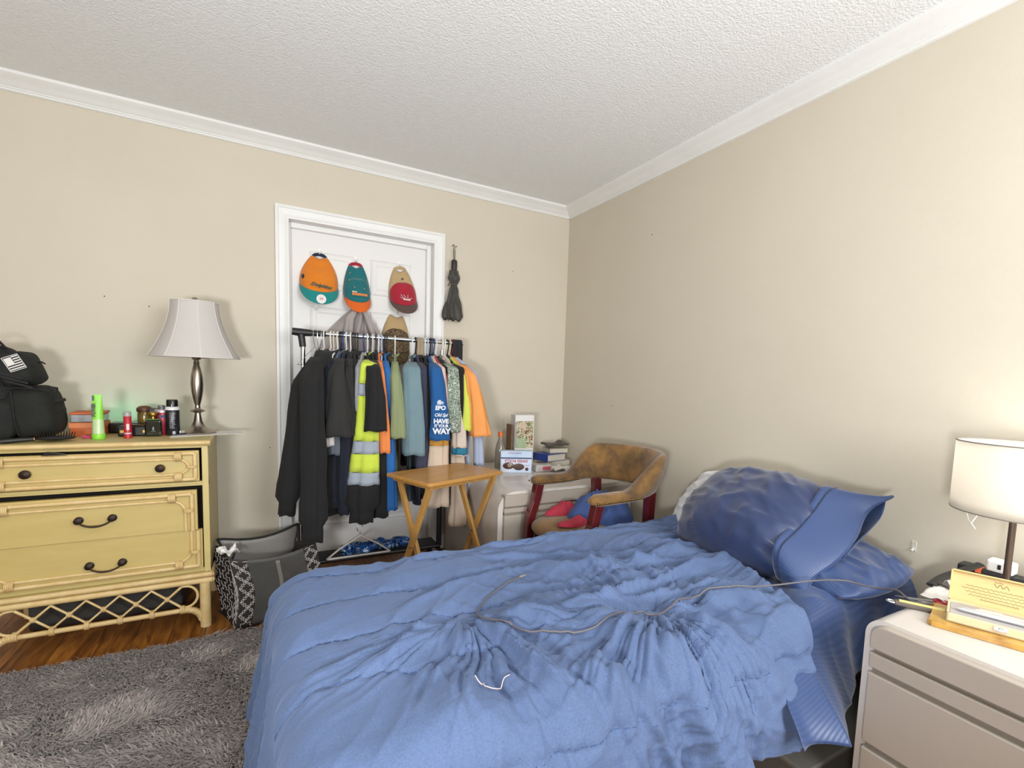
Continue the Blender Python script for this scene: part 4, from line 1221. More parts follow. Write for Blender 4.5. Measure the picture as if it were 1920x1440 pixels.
# ================================================================== WHITE LAMINATE CABINETS (waterfall sides, recessed drawer fronts)
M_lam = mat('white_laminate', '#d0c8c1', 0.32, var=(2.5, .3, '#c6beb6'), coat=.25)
M_lamf = mat('shaded_laminate_front', '#aca196', 0.38, var=(3, .3, '#a3978b'))  # white laminate darkened in colour to carry the shade on the nightstand fronts
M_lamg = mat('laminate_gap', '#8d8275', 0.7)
def cabinet(name, label, loc, rz, W, D, H, rad, rows, inset=.02):
    """front faces local -y; x across; rows = (z0, z1) of the drawer fronts"""
    c = thing(name, label, 'cabinet', loc, rz)
    hw = W / 2
    outer = [(-hw, 0)] + [(-hw + rad - rad * math.cos(a), H - rad + rad * math.sin(a)) for a in np.linspace(0, pi / 2, 10)] + [(hw - rad + rad * math.sin(a), H - rad + rad * math.cos(a)) for a in np.linspace(0, pi / 2, 10)] + [(hw, 0)]
    th = .028; r2 = max(rad - th, .01)
    inner = [(-hw + th, 0)] + [(-hw + th + r2 - r2 * math.cos(a), H - th - r2 + r2 * math.sin(a)) for a in np.linspace(0, pi / 2, 10)] + [(hw - th - r2 + r2 * math.sin(a), H - th - r2 + r2 * math.cos(a)) for a in np.linspace(0, pi / 2, 10)] + [(hw - th, 0)]
    m = MB(); n = len(outer)
    vs = [(x, 0, z) for x, z in outer] + [(x, D, z) for x, z in outer] + [(x, 0, z) for x, z in inner] + [(x, D, z) for x, z in inner]
    fs = []
    for i in range(n - 1):
        fs += [(i, i + 1, n + i + 1, n + i), (2 * n + i, 3 * n + i, 3 * n + i + 1, 2 * n + i + 1), (i, 2 * n + i, 2 * n + i + 1, i + 1), (n + i, n + i + 1, 3 * n + i + 1, 3 * n + i)]
    fs += [(0, n, 3 * n, 2 * n), (n - 1, 3 * n - 1, 4 * n - 1, 2 * n - 1)]
    m.add(vs, fs)
    m.build('shell', M_lam, c, angle=30)
    MB().span(-hw + th, hw - th, .03, .04, .01, H - .03).build('backing', M_lamg, c, smooth=False)
    MB().span(-hw + th, hw - th, D - .012, D, .01, H - .03).build('back_panel', M_lamg, c, smooth=False)
    for i, (z0, z1, kind) in enumerate(rows):
        nm = 'drawer' if kind == 'd' else 'top_panel'
        p = -.022 if kind == 'p' else -.018
        x0, x1 = -hw + inset, hw - inset
        f = MB()
        if kind == 'p':
            r3 = rad * .8
            poly = [(x0, z0), (x1, z0)] + [(x1 - r3 + r3 * math.cos(a), z1 - r3 * .8 + r3 * .8 * math.sin(a)) for a in np.linspace(0, pi / 2, 7)] + [(x0 + r3 - r3 * math.sin(a), z1 - r3 * .8 + r3 * .8 * math.cos(a)) for a in np.linspace(0, pi / 2, 7)]
            if z1 - z0 < r3: poly = [(x0, z0), (x1, z0), (x1, z1), (x0, z1)]
            f.prism(poly, p, .03, 'y')
        else:
            f.span(x0, x1, p, .02, z0, z1)
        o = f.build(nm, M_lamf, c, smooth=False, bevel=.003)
        if kind == 'd':
            MB().span(x0 + .004, x1 - .004, -.004, .02, z1, z1 + .014).build('finger_groove', M_lamg, o, smooth=False)
    return c

NH = .62
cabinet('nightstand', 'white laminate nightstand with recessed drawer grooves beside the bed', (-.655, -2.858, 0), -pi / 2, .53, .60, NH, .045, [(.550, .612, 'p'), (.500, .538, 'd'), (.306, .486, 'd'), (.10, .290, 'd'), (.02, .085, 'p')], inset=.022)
DH = .58
cabinet('white_cabinet', 'white laminate low cabinet in the room corner behind the armchair', (-.478, -.905, 0), 0.0, .88, .86, DH, .10, [(.505, .565, 'p'), (.470, .495, 'd'), (.285, .456, 'd'), (.09, .270, 'd')], inset=.03)

# ------------------------------------------------------------------ things on the corner cabinet
D0 = DH + .0006
sb = thing('snack_cake_box', 'pale blue snack cake box with chocolate rolls standing upside down on the corner cabinet', 'box', (-.585, -.42, D0), math.radians(-23))
M_sb = mat('box_blue', '#a9c3e2', .45, var=(6, .6, '#dfe3ee'))
bx_ = MB().span(-.098, .098, -.026, .026, 0, .138).build('carton', M_sb, sb, smooth=False, bevel=.001)
MB().span(-.094, .094, -.0272, -.026, .003, .088).build('front_print', mat('box_front_white', '#d9d9e4', .45, var=(9, .7, '#a9c8e6')), bx_, smooth=False)
MB().span(-.098, .098, -.0274, -.0262, .089, .097).build('navy_band', mat('box_navy', '#1f3058', .45), bx_, smooth=False)
M_choc = mat('print_chocolate', '#4a2418', .4, var=(40, .5, '#2d140d')); M_cr = mat('print_cream', '#e6d8c8', .5); M_bred = mat('print_red', '#a32846', .5)
for X in (-.048, .016):
    mm = MB().ball((X, -.0272, .044 if X < 0 else .038), (.036, .0012, .022), 20, 8)
    mm.build('printed_roll', M_choc, bx_)
sp = [( -.040 + .015 * (1 - t) * math.cos(t * 10), -.0296, .046 + .015 * (1 - t) * math.sin(t * 10)) for t in np.linspace(0, .85, 24)]
MB().tube(sp, .0022, 5).build('printed_swirl', M_cr, bx_)
MB().lathe([(.011, 0), (.011, .0006)], (.068, -.0276, .024), 16, Matrix.Rotation(pi / 2, 3, 'X')).build('printed_badge', M_choc, bx_)
lettering('SWISS ROLLS', .025, M_bred, bx_, frame((.0, -.0278, .076), (-1, 0, 0), (0, 0, -1)), bold=.0006)
lettering('SWISS ROLLS', .015, M_bred, bx_, frame((-.01, -.0268, .126), (-1, 0, 0), (0, 0, -1)))
lettering('ROLLS', .011, M_bred, bx_, frame((.066, -.0278, .048), (-1, 0, 0), (0, 0, -1)))
tb2 = thing('tall_food_carton', 'tall white carton with a brown and green food picture behind the snack box', 'carton', (-.475, -.275, D0), math.radians(-6))
MB().span(-.066, .066, -.045, .045, 0, .355).build('carton', mat('carton_white', '#dedbd8', .5), tb2, smooth=False, bevel=.002)
MB().span(-.058, .060, -.0462, -.045, .135, .315).build('food_picture', camo('food_print', '#7d5a3c', '#cfc2ae', '#6d8a45', 22), tb2, smooth=False)
MB().span(-.058, .010, -.0470, -.0462, .138, .205).build('green_picture', mat('print_pale_green', '#a5b496', .5, var=(25, .5, '#7c9160')), tb2, smooth=False)
MB().ball((-.015, -.0466, .285), (.032, .0012, .022), 16, 8).build('picture_highlight', mat('print_beige', '#cdb9a6', .5, var=(60, .6, '#a98b74')), tb2)
MB().span(-.064, -.060, -.0464, -.045, .14, .31).build('spine_print', mat('print_grey', '#77726c', .5), tb2, smooth=False)
MB().span(.0662, .0672, -.040, .030, .02, .20).build('side_print', mat('box_navy', '#1f3058', .45), tb2, smooth=False)
sk = tag(MB().span(-.566, -.553, -.30, -.22, D0, D0 + .29).build('cardboard_divider', mat('brown_card', '#8a6a4a', .7, var=(90, .7, '#2d2018')), smooth=False, bevel=.001), 'thin brown card leaning behind the tall white carton', 'card')
bo_ = thing('orange_capped_bottle', 'clear bottle with orange cap behind the snack cake box', 'bottle', (-.625, -.26, D0))
MB().lathe([(.03, 0), (.034, .01), (.034, .12), (.026, .16), (.014, .19), (.012, .215)], (0, 0, 0), 22).build('bottle', mat('clear_bottle', '#c9c0b6', .08, trans=.75), bo_)
MB().lathe([(.0165, .210), (.017, .214), (.017, .236), (.013, .241), (.0, .242)], (0, 0, 0), 22).build('cap', mat('cap_orange', '#d56a2e', .4), bo_)
def book(name, lab, cx, cy, z, w_, d_, h_, rz, cov, pages='#d9d2c4'):
    b_ = thing(name, lab, 'book', (cx, cy, z), rz)
    MB().span(-w_ / 2 + .003, w_ / 2, -d_ / 2 + .004, d_ / 2 - .004, .002, h_ - .002).build('pages', mat('pages_' + pages, pages, .8), b_, smooth=False)
    c_ = MB().span(-w_ / 2, w_ / 2 + .002, -d_ / 2, d_ / 2, 0, .0025).span(-w_ / 2, w_ / 2 + .002, -d_ / 2, d_ / 2, h_ - .0025, h_).span(-w_ / 2 - .002, -w_ / 2 + .002, -d_ / 2, d_ / 2, 0, h_)
    c_.build('cover', cov, b_, smooth=False)
    return b_
M_bbl = mat('book_blue', '#2b4390', .45)
book('book', 'thick cream paged paperback at the bottom of the book pile in the corner', -.205, -.24, D0, .18, .15, .035, .05, mat('book_cream', '#cfc6b6', .6))
book('book', 'blue covered book lying in the corner book pile', -.245, -.25, D0 + .036, .17, .15, .048, math.radians(14), M_bbl)
book('book', 'cream book lying on the blue covered book', -.180, -.22, D0 + .085, .14, .12, .030, -.05, mat('book_beige', '#c7bda9', .6), '#d5cdbb')
wl = MB()
rows = []
for i in range(12):
    r_ = []
    for k in range(12):
        a, b2 = i / 11, k / 11
        r_.append((-.085 + .17 * a, -.055 + .11 * b2, .012 + .016 * math.sin(a * 3 + b2 * 2) ** 2 + .010 * (a > .8)))
    rows.append(r_)
wl = MB().grid(np.array(rows)).build('cloth_pouch', fabric('dark_brown_cloth', '#4b4238'), solid=.014); wl.location = (-.185, -.22, D0 + .118)
tag(wl, 'dark brown folded pouch on top of the book pile', 'pouch')
bl = thing('plastic_clamshell', 'small clear plastic box with red label beside the snack box', 'box', (-.405, -.44, D0), -.15)
MB().span(-.055, .055, -.04, .04, 0, .045).build('case', mat('clamshell', '#c8c2bf', .2, var=(20, .6, '#a49c98')), bl, smooth=False, bevel=.006)
MB().span(-.01, .045, -.0412, -.040, .012, .034).build('label', mat('label_red', '#c2556a', .5), bl, smooth=False)
def crumple(name, lab, cx, cy, z, w_, d_, rz, seed, mt=None, amp=.012, cat='paper'):
    rows = []
    for i in range(14):
        r_ = []
        for k in range(14):
            a, b2 = i / 13 - .5, k / 13 - .5
            r_.append((a * w_, b2 * d_, .003 + amp * float(vnoise(a * 5 + seed, b2 * 5 + seed * 2))))
        rows.append(r_)
    o = MB().grid(np.array(rows)).build(name, mt or M_paper, solid=.001); o.location = (cx, cy, z); o.rotation_euler = (0, 0, rz)
    return tag(o, lab, cat)
crumple('receipt', 'creased white paper lying before the blue book on the corner cabinet', -.305, -.46, D0, .14, .11, .3, 1.7, amp=.03)
crumple('envelope', 'white envelope lying next to the armchair arm on the corner cabinet', -.18, -.50, D0, .20, .12, -.1, 3.1, amp=.02)
tag(MB().span(-.395, -.16, -.64, -.555, D0, D0 + .006).build('cardboard_sheet', mat('cream_card', '#d6c7a9', .7), smooth=False), 'flat cream card lying at the front of the corner cabinet', 'card')
cb = MB().tube([(-.60, -.70, D0 + .004), (-.585, -.73, D0 + .005), (-.565, -.75, D0 + .006), (-.55, -.745, D0 + .006), (-.545, -.73, D0 + .005)], .0028, 6)
tag(cb.build('earbud_cord', mat('cord_brown', '#7a5b4c', .6)), 'short brown cord curled at the front edge of the corner cabinet', 'cord')

# ================================================================== ARMCHAIR
M_sue = mat('worn_suede', '#8a6430', 0.85, var=(7, .95, '#44311d'), bump=(90, .25, .002), sheen=.3)
M_sue2 = mat('worn_suede_seat', '#866330', 0.85, var=(8, .75, '#5d4422'), bump=(90, .25, .002), sheen=.3)
M_mah = mat('mahogany', '#5c1a1d', 0.28, coat=.5, var=(3, .5, '#3d0f12'), stretch=(6, 6, 1))
M_nh = mat('antique_brass', '#8b6b3c', 0.35, metal=1.0)
ch = thing('armchair', 'worn brown suede captain armchair with mahogany legs and nailhead trim', 'armchair', (-.505, -1.200, 0), math.radians(4))
# local: faces -x. arms along x, back curve at +x
def ring_path():
    pts = []
    pts += [(-.235 + .28 * t, .245) for t in np.linspace(0, 1, 9)]
    pts += [(.045 + .225 * math.sin(a), .245 * math.cos(a)) for a in np.linspace(.12, pi - .12, 25)]
    pts += [(.045 - .28 * t, -.245) for t in np.linspace(0, 1, 9)]
    return pts
rp_ = ring_path(); N_ = len(rp_)
rows = []
for i, (x_, y_) in enumerate(rp_):
    t = i / (N_ - 1)
    k = max(0.0, min(1.0, (x_ - (-.02)) / .16)); k = k * k * (3 - 2 * k)
    # cross-section: arm = flat pad; back = tall pad
    top = .675 + .155 * k; bot = .620 + .012 * k; w_ = .036 - .002 * k
    tn = Vector(rp_[min(i + 1, N_ - 1)]) - Vector(rp_[max(i - 1, 0)]); tn.normalize()
    nx, ny = tn.y, -tn.x
    ctr = Vector((x_, y_))
    endk = 1.0
    if i == 0 or i == N_ - 1: endk = .55
    r_ = []
    for j in range(22):
        a = 2 * pi * j / 22
        e = 2.6
        u = math.copysign(abs(math.cos(a)) ** (2 / e), math.cos(a)); v = math.copysign(abs(math.sin(a)) ** (2 / e), math.sin(a))
        zc = (top + bot) / 2; hz = (top - bot) / 2
        lean = .06 * k * ((zc + hz * v) - .62) / .2
        rad_ = w_ * u * endk + lean * (1 if True else 0) * -1
        q = ctr + Vector((nx, ny)) * (w_ * u * endk)
        # lean the back outward
        out = Vector((x_ - .0, y_ * .25)).normalized() if k > 0 else Vector((0, 0))
        q = q + out * lean
        r_.append((q.x, q.y, zc + hz * v * endk))
    rows.append(r_)
bo2 = MB().grid(np.array(rows), cv=True)
n0 = 22
bo2.f.append(tuple(range(n0))); bo2.f.append(tuple((N_ - 1) * n0 + j for j in range(n0))[::-1])
up2 = bo2.build('padded_back_and_arms', M_sue, ch, angle=80)
nh = MB()
for i in range(0, 12):
    for s in (1, -1):
        for f_ in (0, .5):
            q = -.232 + .28 * (i + f_) / 11.0
            if q < .05:
                nh.ball((q, s * .245 + s * .0365, .640), (.005, .004, .005), 8, 5)
                nh.ball((q, s * .245 - s * .0365, .640), (.005, .004, .005), 8, 5)
nho = nh.build('nailhead_trim', M_nh, ch); nho['kind'] = 'stuff'
# seat cushion
rows = []
for i in range(15):
    v = -pi / 2 + pi * i / 14; r_ = []
    for j in range(44):
        a = 2 * pi * j / 44
        e = 4.0
        cx_ = math.copysign(abs(math.cos(a)) ** (2 / e), math.cos(a)); sy_ = math.copysign(abs(math.sin(a)) ** (2 / e), math.sin(a))
        cv = abs(math.cos(v)) ** .45
        wv = 1 + .02 * math.sin(3 * a)
        r_.append((-.035 + .255 * cx_ * cv * wv, .232 * sy_ * cv * (1.0 + .06 * (-cx_)), .425 + .052 * math.sin(v) * (1 + .35 * (1 - (cx_ * cx_ + sy_ * sy_) * .5))))
    rows.append(r_)
MB().grid(np.array(rows), cv=True).build('seat', M_sue2, ch, angle=80)
MB().span(-.235, .19, -.205, .205, .345, .40).build('seat_rail', M_mah, ch, smooth=False, bevel=.006)
def leg(pts, r0, nm):
    m = MB()
    rows = []
    for (x_, y_, z_, wx, wy) in pts:
        rows.append([(x_ - wx, y_ - wy, z_), (x_ + wx, y_ - wy, z_), (x_ + wx, y_ + wy, z_), (x_ - wx, y_ + wy, z_)])
    m.grid(np.array(rows), cv=True)
    m.f.append((0, 1, 2, 3)); k = 4 * (len(pts) - 1); m.f.append((k, k + 1, k + 2, k + 3))
    m.build(nm, M_mah, ch, smooth=False, bevel=.004)
for s in (-1, 1):
    leg([(-.248, s * .228, 0, .015, .015), (-.252, s * .232, .20, .019, .019), (-.256, s * .236, .36, .022, .022), (-.246, s * .240, .46, .023, .022), (-.215, s * .243, .54, .022, .021), (-.195, s * .245, .63, .024, .022)], 0, 'leg')
    leg([(.215, s * .195, 0, .016, .016), (.19, s * .198, .20, .019, .019), (.175, s * .20, .40, .022, .021), (.168, s * .205, .50, .022, .021), (.165, s * .21, .64, .024, .021)], 0, 'leg')

def lump(name, lab, loc, rx, ry, rz_, seed, mt, cat='cloth', n=56, m=22, amp=.55, rot=0.0, flat=.35):
    """crumpled cloth pile"""
    rows = []
    for i in range(m + 1):
        t = i / m; r_ = []
        for j in range(n):
            a = 2 * pi * j / n
            q = t ** .8
            rr = 1 + .22 * (float(vnoise(math.cos(a) * 1.7 + seed, math.sin(a) * 1.7 + seed * 3)) - .5) * 2
            x_ = math.cos(a) * rx * q * rr; y_ = math.sin(a) * ry * q * rr
            f1 = .8 * ridge(np.array(x_ * 12 + seed * 7), np.array(y_ * 12 - seed), 1.6) + .2 * ridge(np.array(x_ * 30 + seed * 3), np.array(y_ * 18 - seed * 2), 1.4)
            h = (1 - q ** 2.4) ** .6 if q < 1 else 0
            z_ = rz_ * h * (1 - amp + amp * 1.5 * float(f1)) + .004
            r_.append((x_, y_, z_))
        rows.append(r_)
    o = MB().grid(np.array(rows), cv=True).build(name, mt, angle=80)
    o.location = loc; o.rotation_euler = (0, 0, rot)
    return tag(o, lab, cat)
lump('blue_shorts', 'crumpled blue shorts lying on the armchair seat', (-.465, -1.207, .476), .165, .15, .115, 2.3, F('shorts_blue', '#3c5186', '#324473'), 'shorts', rot=.3)
lump('red_cloth', 'red cloth folded under the blue shorts towards the seat edge', (-.675, -1.262, .478), .078, .055, .040, 5.9, F('red_cloth', '#a52c3e', '#932536'))
lump('red_cloth', 'red cloth bunched beside the blue shorts by the chair arm', (-.625, -1.057, .478), .090, .055, .055, 8.1, F('red_cloth', '#a52c3e', '#932536'))

# ================================================================== TOTE BAG
tg = thing('tote_bag', 'large dark tote bag with white quatrefoil print beside the dresser', 'bag', (-1.957, -.505, 0), math.radians(20))
M_tote = mat('tote_grey', '#4a4846', 0.6, var=(14, .5, '#3a3937'), bump=(30, .3, .003), coat=.15)
M_totei = mat('tote_lining', '#8e8985', 0.5, var=(8, .5, '#7c7773'), bump=(25, .4, .004))
M_toteb = mat('tote_print_dark', '#292321', 0.65)
M_totew = mat('tote_print_white', '#c9c4c2', 0.6)
TW, TD, THt = .175, .135, .33
def tw(x, y, z):   # slumping distortion of the bag walls
    t = z / THt
    return (x * (1 + .06 * t) + .012 * math.sin(z * 17 + y * 9), y * (1 - .10 * t) + .014 * math.sin(z * 13 + x * 12) * t, z - .035 * t * (1 - (abs(x) / TW) ** 2) * .8)
def wall_grid(p0, p1, z0, z1, nu=22, nv=16):
    rows = []
    for i in range(nv):
        z = z0 + (z1 - z0) * i / (nv - 1)
        rows.append([tw(p0[0] + (p1[0] - p0[0]) * k / (nu - 1), p0[1] + (p1[1] - p0[1]) * k / (nu - 1), z) for k in range(nu)])
    return np.array(rows)
MB().grid(wall_grid((-TW, -TD), (TW, -TD), .005, THt)).build('front_panel', M_tote, tg, solid=.004)
MB().grid(wall_grid((-TW, TD), (TW, TD), .005, THt + .03)).build('back_panel', M_totei, tg, solid=.004)
def gus(s, t):
    # side gusset folded inwards along its middle
    rows = []
    for i in range(18):
        z = .005 + (THt - .005) * i / 17
        r_ = []
        for k in range(15):
            u = k / 14
            y = -TD + 2 * TD * u
            x = s * TW - s * .05 * (1 - abs(2 * u - 1)) * (z / THt) ** .7 + t * s
            r_.append(tw(x, y, z))
        rows.append(r_)
    return np.array(rows)
for s in (-1, 1):
    MB().grid(gus(s, 0)).build('side_gusset', M_toteb, tg, solid=.004)
MB().span(-TW, TW, -TD, TD, .002, .006).build('bottom', M_toteb, tg, smooth=False)
# quatrefoil outlines printed on the left gusset and the front band
def quatre(cx, cy, r):
    pts = []
    for q in range(4):
        a0 = q * pi / 2
        ccx, ccy = cx + r * .62 * math.cos(a0), cy + r * .62 * math.sin(a0)
        for k in range(7):
            a = a0 - 1.15 + 2.3 * k / 6
            pts.append((ccx + r * .48 * math.cos(a), ccy + r * .48 * math.sin(a)))
        a1 = a0 + pi / 4
        pts.append((cx + r * .48 * math.cos(a1), cy + r * .48 * math.sin(a1)))
    return pts
def runs(pts, ok):
    out, cur = [], []
    for q in pts + pts[:1]:
        if ok(*q): cur.append(q)
        else:
            if len(cur) > 1: out.append(cur)
            cur = []
    if len(cur) > 1: out.append(cur)
    return out
qp = MB()
def on_gusset(u, z, s=-1):
    y = -TD + 2 * TD * u
    x = s * TW - s * .05 * (1 - abs(2 * u - 1)) * (z / THt) ** .7 + s * .0035
    return tw(x, y, z)
for cz in np.arange(.03, THt, .060):
    for j, cu in enumerate(np.arange(.10, 1.0, .22)):
        zz = cz + (.030 if j % 2 else 0)
        pts = [(cu + a / (2 * TD), b2) for a, b2 in quatre(0, zz, .0275)]
        for run in runs(pts, lambda a, b2: 0 <= a <= 1 and .006 <= b2 <= THt):
            qp.tube([on_gusset(a, b2) for a, b2 in run], .0013, 4)
o = qp.build('printed_quatrefoil', M_totew, tg); o['kind'] = 'stuff'
qf = MB()
for cz in np.arange(.04, THt, .060):
    for j, X in enumerate((-TW + .005, -TW + .035, -TW + .065, TW - .065, TW - .035, TW - .005)):
        zz = cz + (.030 if j % 2 else 0)
        if zz < THt - .01:
            ok = (lambda a, b2: TW - .062 <= a <= TW and .006 <= b2 <= THt) if X > 0 else (lambda a, b2: -TW <= a <= -TW + .062 and .006 <= b2 <= THt)
            for run in runs(quatre(X, zz, .0275), ok):
                qf.tube([tuple(np.array(tw(a, -TD, b2)) + np.array((0, -.0035, 0))) for a, b2 in run], .0013, 4)
o = qf.build('printed_quatrefoil', M_totew, tg); o['kind'] = 'stuff'
for X0, X1 in ((-TW, -TW + .062), (TW - .062, TW)):
    g_ = wall_grid((X0, -TD), (X1, -TD), .006, THt); g_[:, :, 1] -= .0028
    MB().grid(g_).build('print_band', M_toteb, tg, solid=.001)
MB().tube([tw(-TW, TD, THt + .03)] + [tw(x_, TD, THt + .035) for x_ in np.linspace(-.15, .15, 7)] + [tw(TW, TD, THt + .03)], .012, 8, flat=.4).build('rim_binding', M_dark, tg)
MB().tube([tw(-TW, TD, THt + .03), tw(-TW + .02, 0, THt - .01), tw(-TW, -TD, THt)], .006, 8, flat=.5).build('side_binding', M_dark, tg)
MB().tube([tw(TW, TD, THt + .03), tw(TW - .03, 0, THt - .02), tw(TW, -TD, THt)], .008, 8, flat=.5).build('side_binding', M_dark, tg)
for X in (0.0,):
    g_ = wall_grid((-.008, -TD), (.008, -TD), .03, THt - .02); g_[:, :, 1] -= .005
    MB().grid(g_).build('seam', mat('tote_seam', '#77716d', .6), tg, solid=.001)
bag_paper = crumple('plastic_sack', 'white plastic sack poking out of the tote bag', -2.115, -.58, .305, .08, .06, .4, 4.4, amp=.06, cat='plastic bag')
# ================================================================== BED
BX0, BX1, BY0, BY1 = -1.925, -.06, -2.455, -1.515      # mattress foot / head / near / far
BZ = .525
bed = thing('bed', 'twin bed with low black metal frame and white mattress', 'bed', ((BX0 + BX1) / 2, (BY0 + BY1) / 2, 0))
lx = lambda X: X - (BX0 + BX1) / 2
ly = lambda Y: Y - (BY0 + BY1) / 2
MB().span(BX0 + .02 - bed.location.x, BX1 - bed.location.x, ly(BY0 + .02), ly(BY1 - .02), .30, BZ - .012).build('mattress', fabric('mattress_white', '#cfcac4'), bed, bevel=.05, segs=5, smooth=True)
MB().span(lx(BX0 + .03), lx(BX1), ly(BY0 + .03), ly(BY1 - .03), .255, .299).build('frame', M_dark, bed, smooth=False, bevel=.004)
for X in (BX0 + .12, -1.08, BX1 - .1):
    for Y in (BY0 + .07, BY1 - .07):
        MB().cyl((lx(X), ly(Y), 0), (lx(X), ly(Y), .255), .022, n=14).build('leg', M_dark, bed)

RAD = .065
def drape(u, v, lift, near_fl=None, foot_fl=None):
    """map flat cloth coordinates (u along x, v along y) onto the mattress; returns x, y, z, drop, ex, ey"""
    r = RAD + lift
    fx0 = BX0 + RAD; fy0 = BY0 + RAD; fy1 = BY1 - RAD
    ex = np.maximum(0, fx0 - u); eyn = np.maximum(0, fy0 - v); eyf = np.maximum(0, v - fy1)
    ey = eyn + eyf
    e = np.sqrt(ex ** 2 + ey ** 2)
    es = np.maximum(e, 1e-9)
    dxu, dyu = -ex / es, (eyf - eyn) / es
    ang = np.minimum(e / r, pi / 2)
    down = np.maximum(0, e - r * pi / 2)
    flare = .16
    out = r * np.sin(ang) + down * flare
    dz = r * (1 - np.cos(ang)) + down * math.sqrt(1 - flare ** 2)
    bx = np.maximum(u, fx0); by = np.clip(v, fy0, fy1)
    return bx + dxu * out, by + dyu * out, BZ + lift - dz, dz, dxu, dyu, down

M_comf = None
def comforter_mat():
    m = bpy.data.materials.new('comforter_cotton'); m.use_nodes = True
    nt = m.node_tree; b = nt.nodes['Principled BSDF']
    b.inputs['Roughness'].default_value = .82; b.inputs['Sheen Weight'].default_value = .3; b.inputs['Sheen Roughness'].default_value = .5
    b.inputs['Sheen Tint'].default_value = (*lin('#9fb4dc'), 1)
    tc = nt.nodes.new('ShaderNodeTexCoord'); n = nt.nodes.new('ShaderNodeTexNoise'); n.inputs['Scale'].default_value = 260; n.inputs['Detail'].default_value = 3
    nt.links.new(tc.outputs['Object'], n.inputs['Vector'])
    n2 = nt.nodes.new('ShaderNodeTexNoise'); n2.inputs['Scale'].default_value = 2.2
    nt.links.new(tc.outputs['Object'], n2.inputs['Vector'])
    ad = nt.nodes.new('ShaderNodeMath'); ad.operation = 'ADD'
    nt.links.new(n.outputs['Fac'], ad.inputs[0]); nt.links.new(n2.outputs['Fac'], ad.inputs[1])
    r = nt.nodes.new('ShaderNodeValToRGB'); e = r.color_ramp.elements
    e[0].position = .38; e[0].color = (*lin('#495a7c'), 1); e[1].position = .66; e[1].color = (*lin('#586b91'), 1)
    mr = nt.nodes.new('ShaderNodeMath'); mr.operation = 'MULTIPLY'; mr.inputs[1].default_value = .5
    nt.links.new(ad.outputs[0], mr.inputs[0]); nt.links.new(mr.outputs[0], r.inputs[0]); nt.links.new(r.outputs[0], b.inputs['Base Color'])
    bp_ = nt.nodes.new('ShaderNodeBump'); bp_.inputs['Strength'].default_value = .25; bp_.inputs['Distance'].default_value = .002
    nt.links.new(n.outputs['Fac'], bp_.inputs['Height']); nt.links.new(bp_.outputs[0], b.inputs['Normal'])
    return m
M_comf = comforter_mat()

def head_edge(v):
    # comforter pulled down further on the near side
    return np.interp(v, [-2.75, -2.56, -2.40, -2.21, -1.94, -1.58, -1.2], [-.745, -.735, -.660, -.575, -.475, -.345, -.27])

SEAMS = [-1.60, -1.80, -2.00, -2.20, -2.50]
NU, NV = 560, 400
vv = np.linspace(BY1 + .30, BY0 - .25, NV)
s = np.linspace(0, 1, NU)
U = np.zeros((NU, NV)); V = np.zeros((NU, NV))
foot = BX0 - .40
for j, v in enumerate(vv):
    U[:, j] = head_edge(v) * (1 - s) + foot * s
    V[:, j] = v
V0 = V.copy()
# hem on the near side: longer towards the foot
neark = sstep(BY0 + .05, BY0 - .25, V)
V = V - neark * (.17 * sstep(-1.1, -1.75, U) + .012 * np.sin(U * 9))
x_, y_, z_, dz, dxu, dyu, down = drape(U, V, .018)
topw = 1 - sstep(.0, .07, dz)               # 1 on the flat top
wig = lambda u, q: .030 * (vnoise(u * 2.3, q * 9.0 + 0 * u) - .5) + .012 * (vnoise(u * 9, q * 5.0 + 0 * u) - .5)
seamd = np.min([np.abs(V - s_ - wig(U, s_)) for s_ in SEAMS], axis=0)
loft = .006 * (1 - np.exp(-(seamd / .035) ** 2))
# puckers crossing the stitch lines
pk_ = (ridge(U * 21 + 4 * vnoise(U * 5, V * 5), V * 4 + 3.3, 1.5) - .4) * np.exp(-(seamd / .055) ** 2) * .008
def fan(cx, cy, k, amp, R, ph, a0, a1):
    """folds radiating from a pinched stitch"""
    dx_, dy_ = U - cx, V - cy
    rr_ = np.sqrt(dx_ ** 2 + dy_ ** 2); th = np.arctan2(dy_, dx_)
    wgt = np.exp(-(rr_ / R) ** 2.4) * np.clip(rr_ / .16, 0, 1)
    dth = np.abs((th - (a0 + a1) / 2 + pi) % (2 * pi) - pi)
    wgt = wgt * (1 - sstep((a1 - a0) / 2 * .7, (a1 - a0) / 2 * 1.2, dth))
    t2 = th + .35 * (vnoise(rr_ * 5 + ph, th * 1.2 + 4) - .5)
    f = ridge(t2 * k * .5 + ph, rr_ * 2.3 + ph, 1.6) - .4 + .45 * (ridge(t2 * k * 1.1 + ph * 2, rr_ * 4, 1.5) - .4)
    return amp * wgt * f
wr_ = fan(-1.52, -2.03, 11, .030, .50, .4, -3.0, -.2) + fan(-1.03, -2.24, 12, .032, .46, 1.7, -3.1, .1) + fan(-1.03, -2.24, 9, .020, .55, .2, .2, 3.0)
def crease(ang, f1, f2, amp, seed, p=2.2, bend=0.0):
    c, sn = math.cos(ang), math.sin(ang)
    uu_ = U + bend * (V + 2.0) ** 2
    a = uu_ * c + V * sn; b_ = -uu_ * sn + V * c
    w_ = (vnoise(U * 2.6 + seed, V * 2.6 + seed) - .5)
    w2 = (vnoise(U * 7 + seed, V * 7 + 2 * seed) - .5)
    return amp * (ridge(a * f1 + seed * 3.7, b_ * f2 + seed + w_ * 2.2 + w2 * .5, p) - .38)
nearside = sstep(-2.05, -2.42, V)
rightw = sstep(-1.60, -1.05, U)
leftw = 1 - rightw
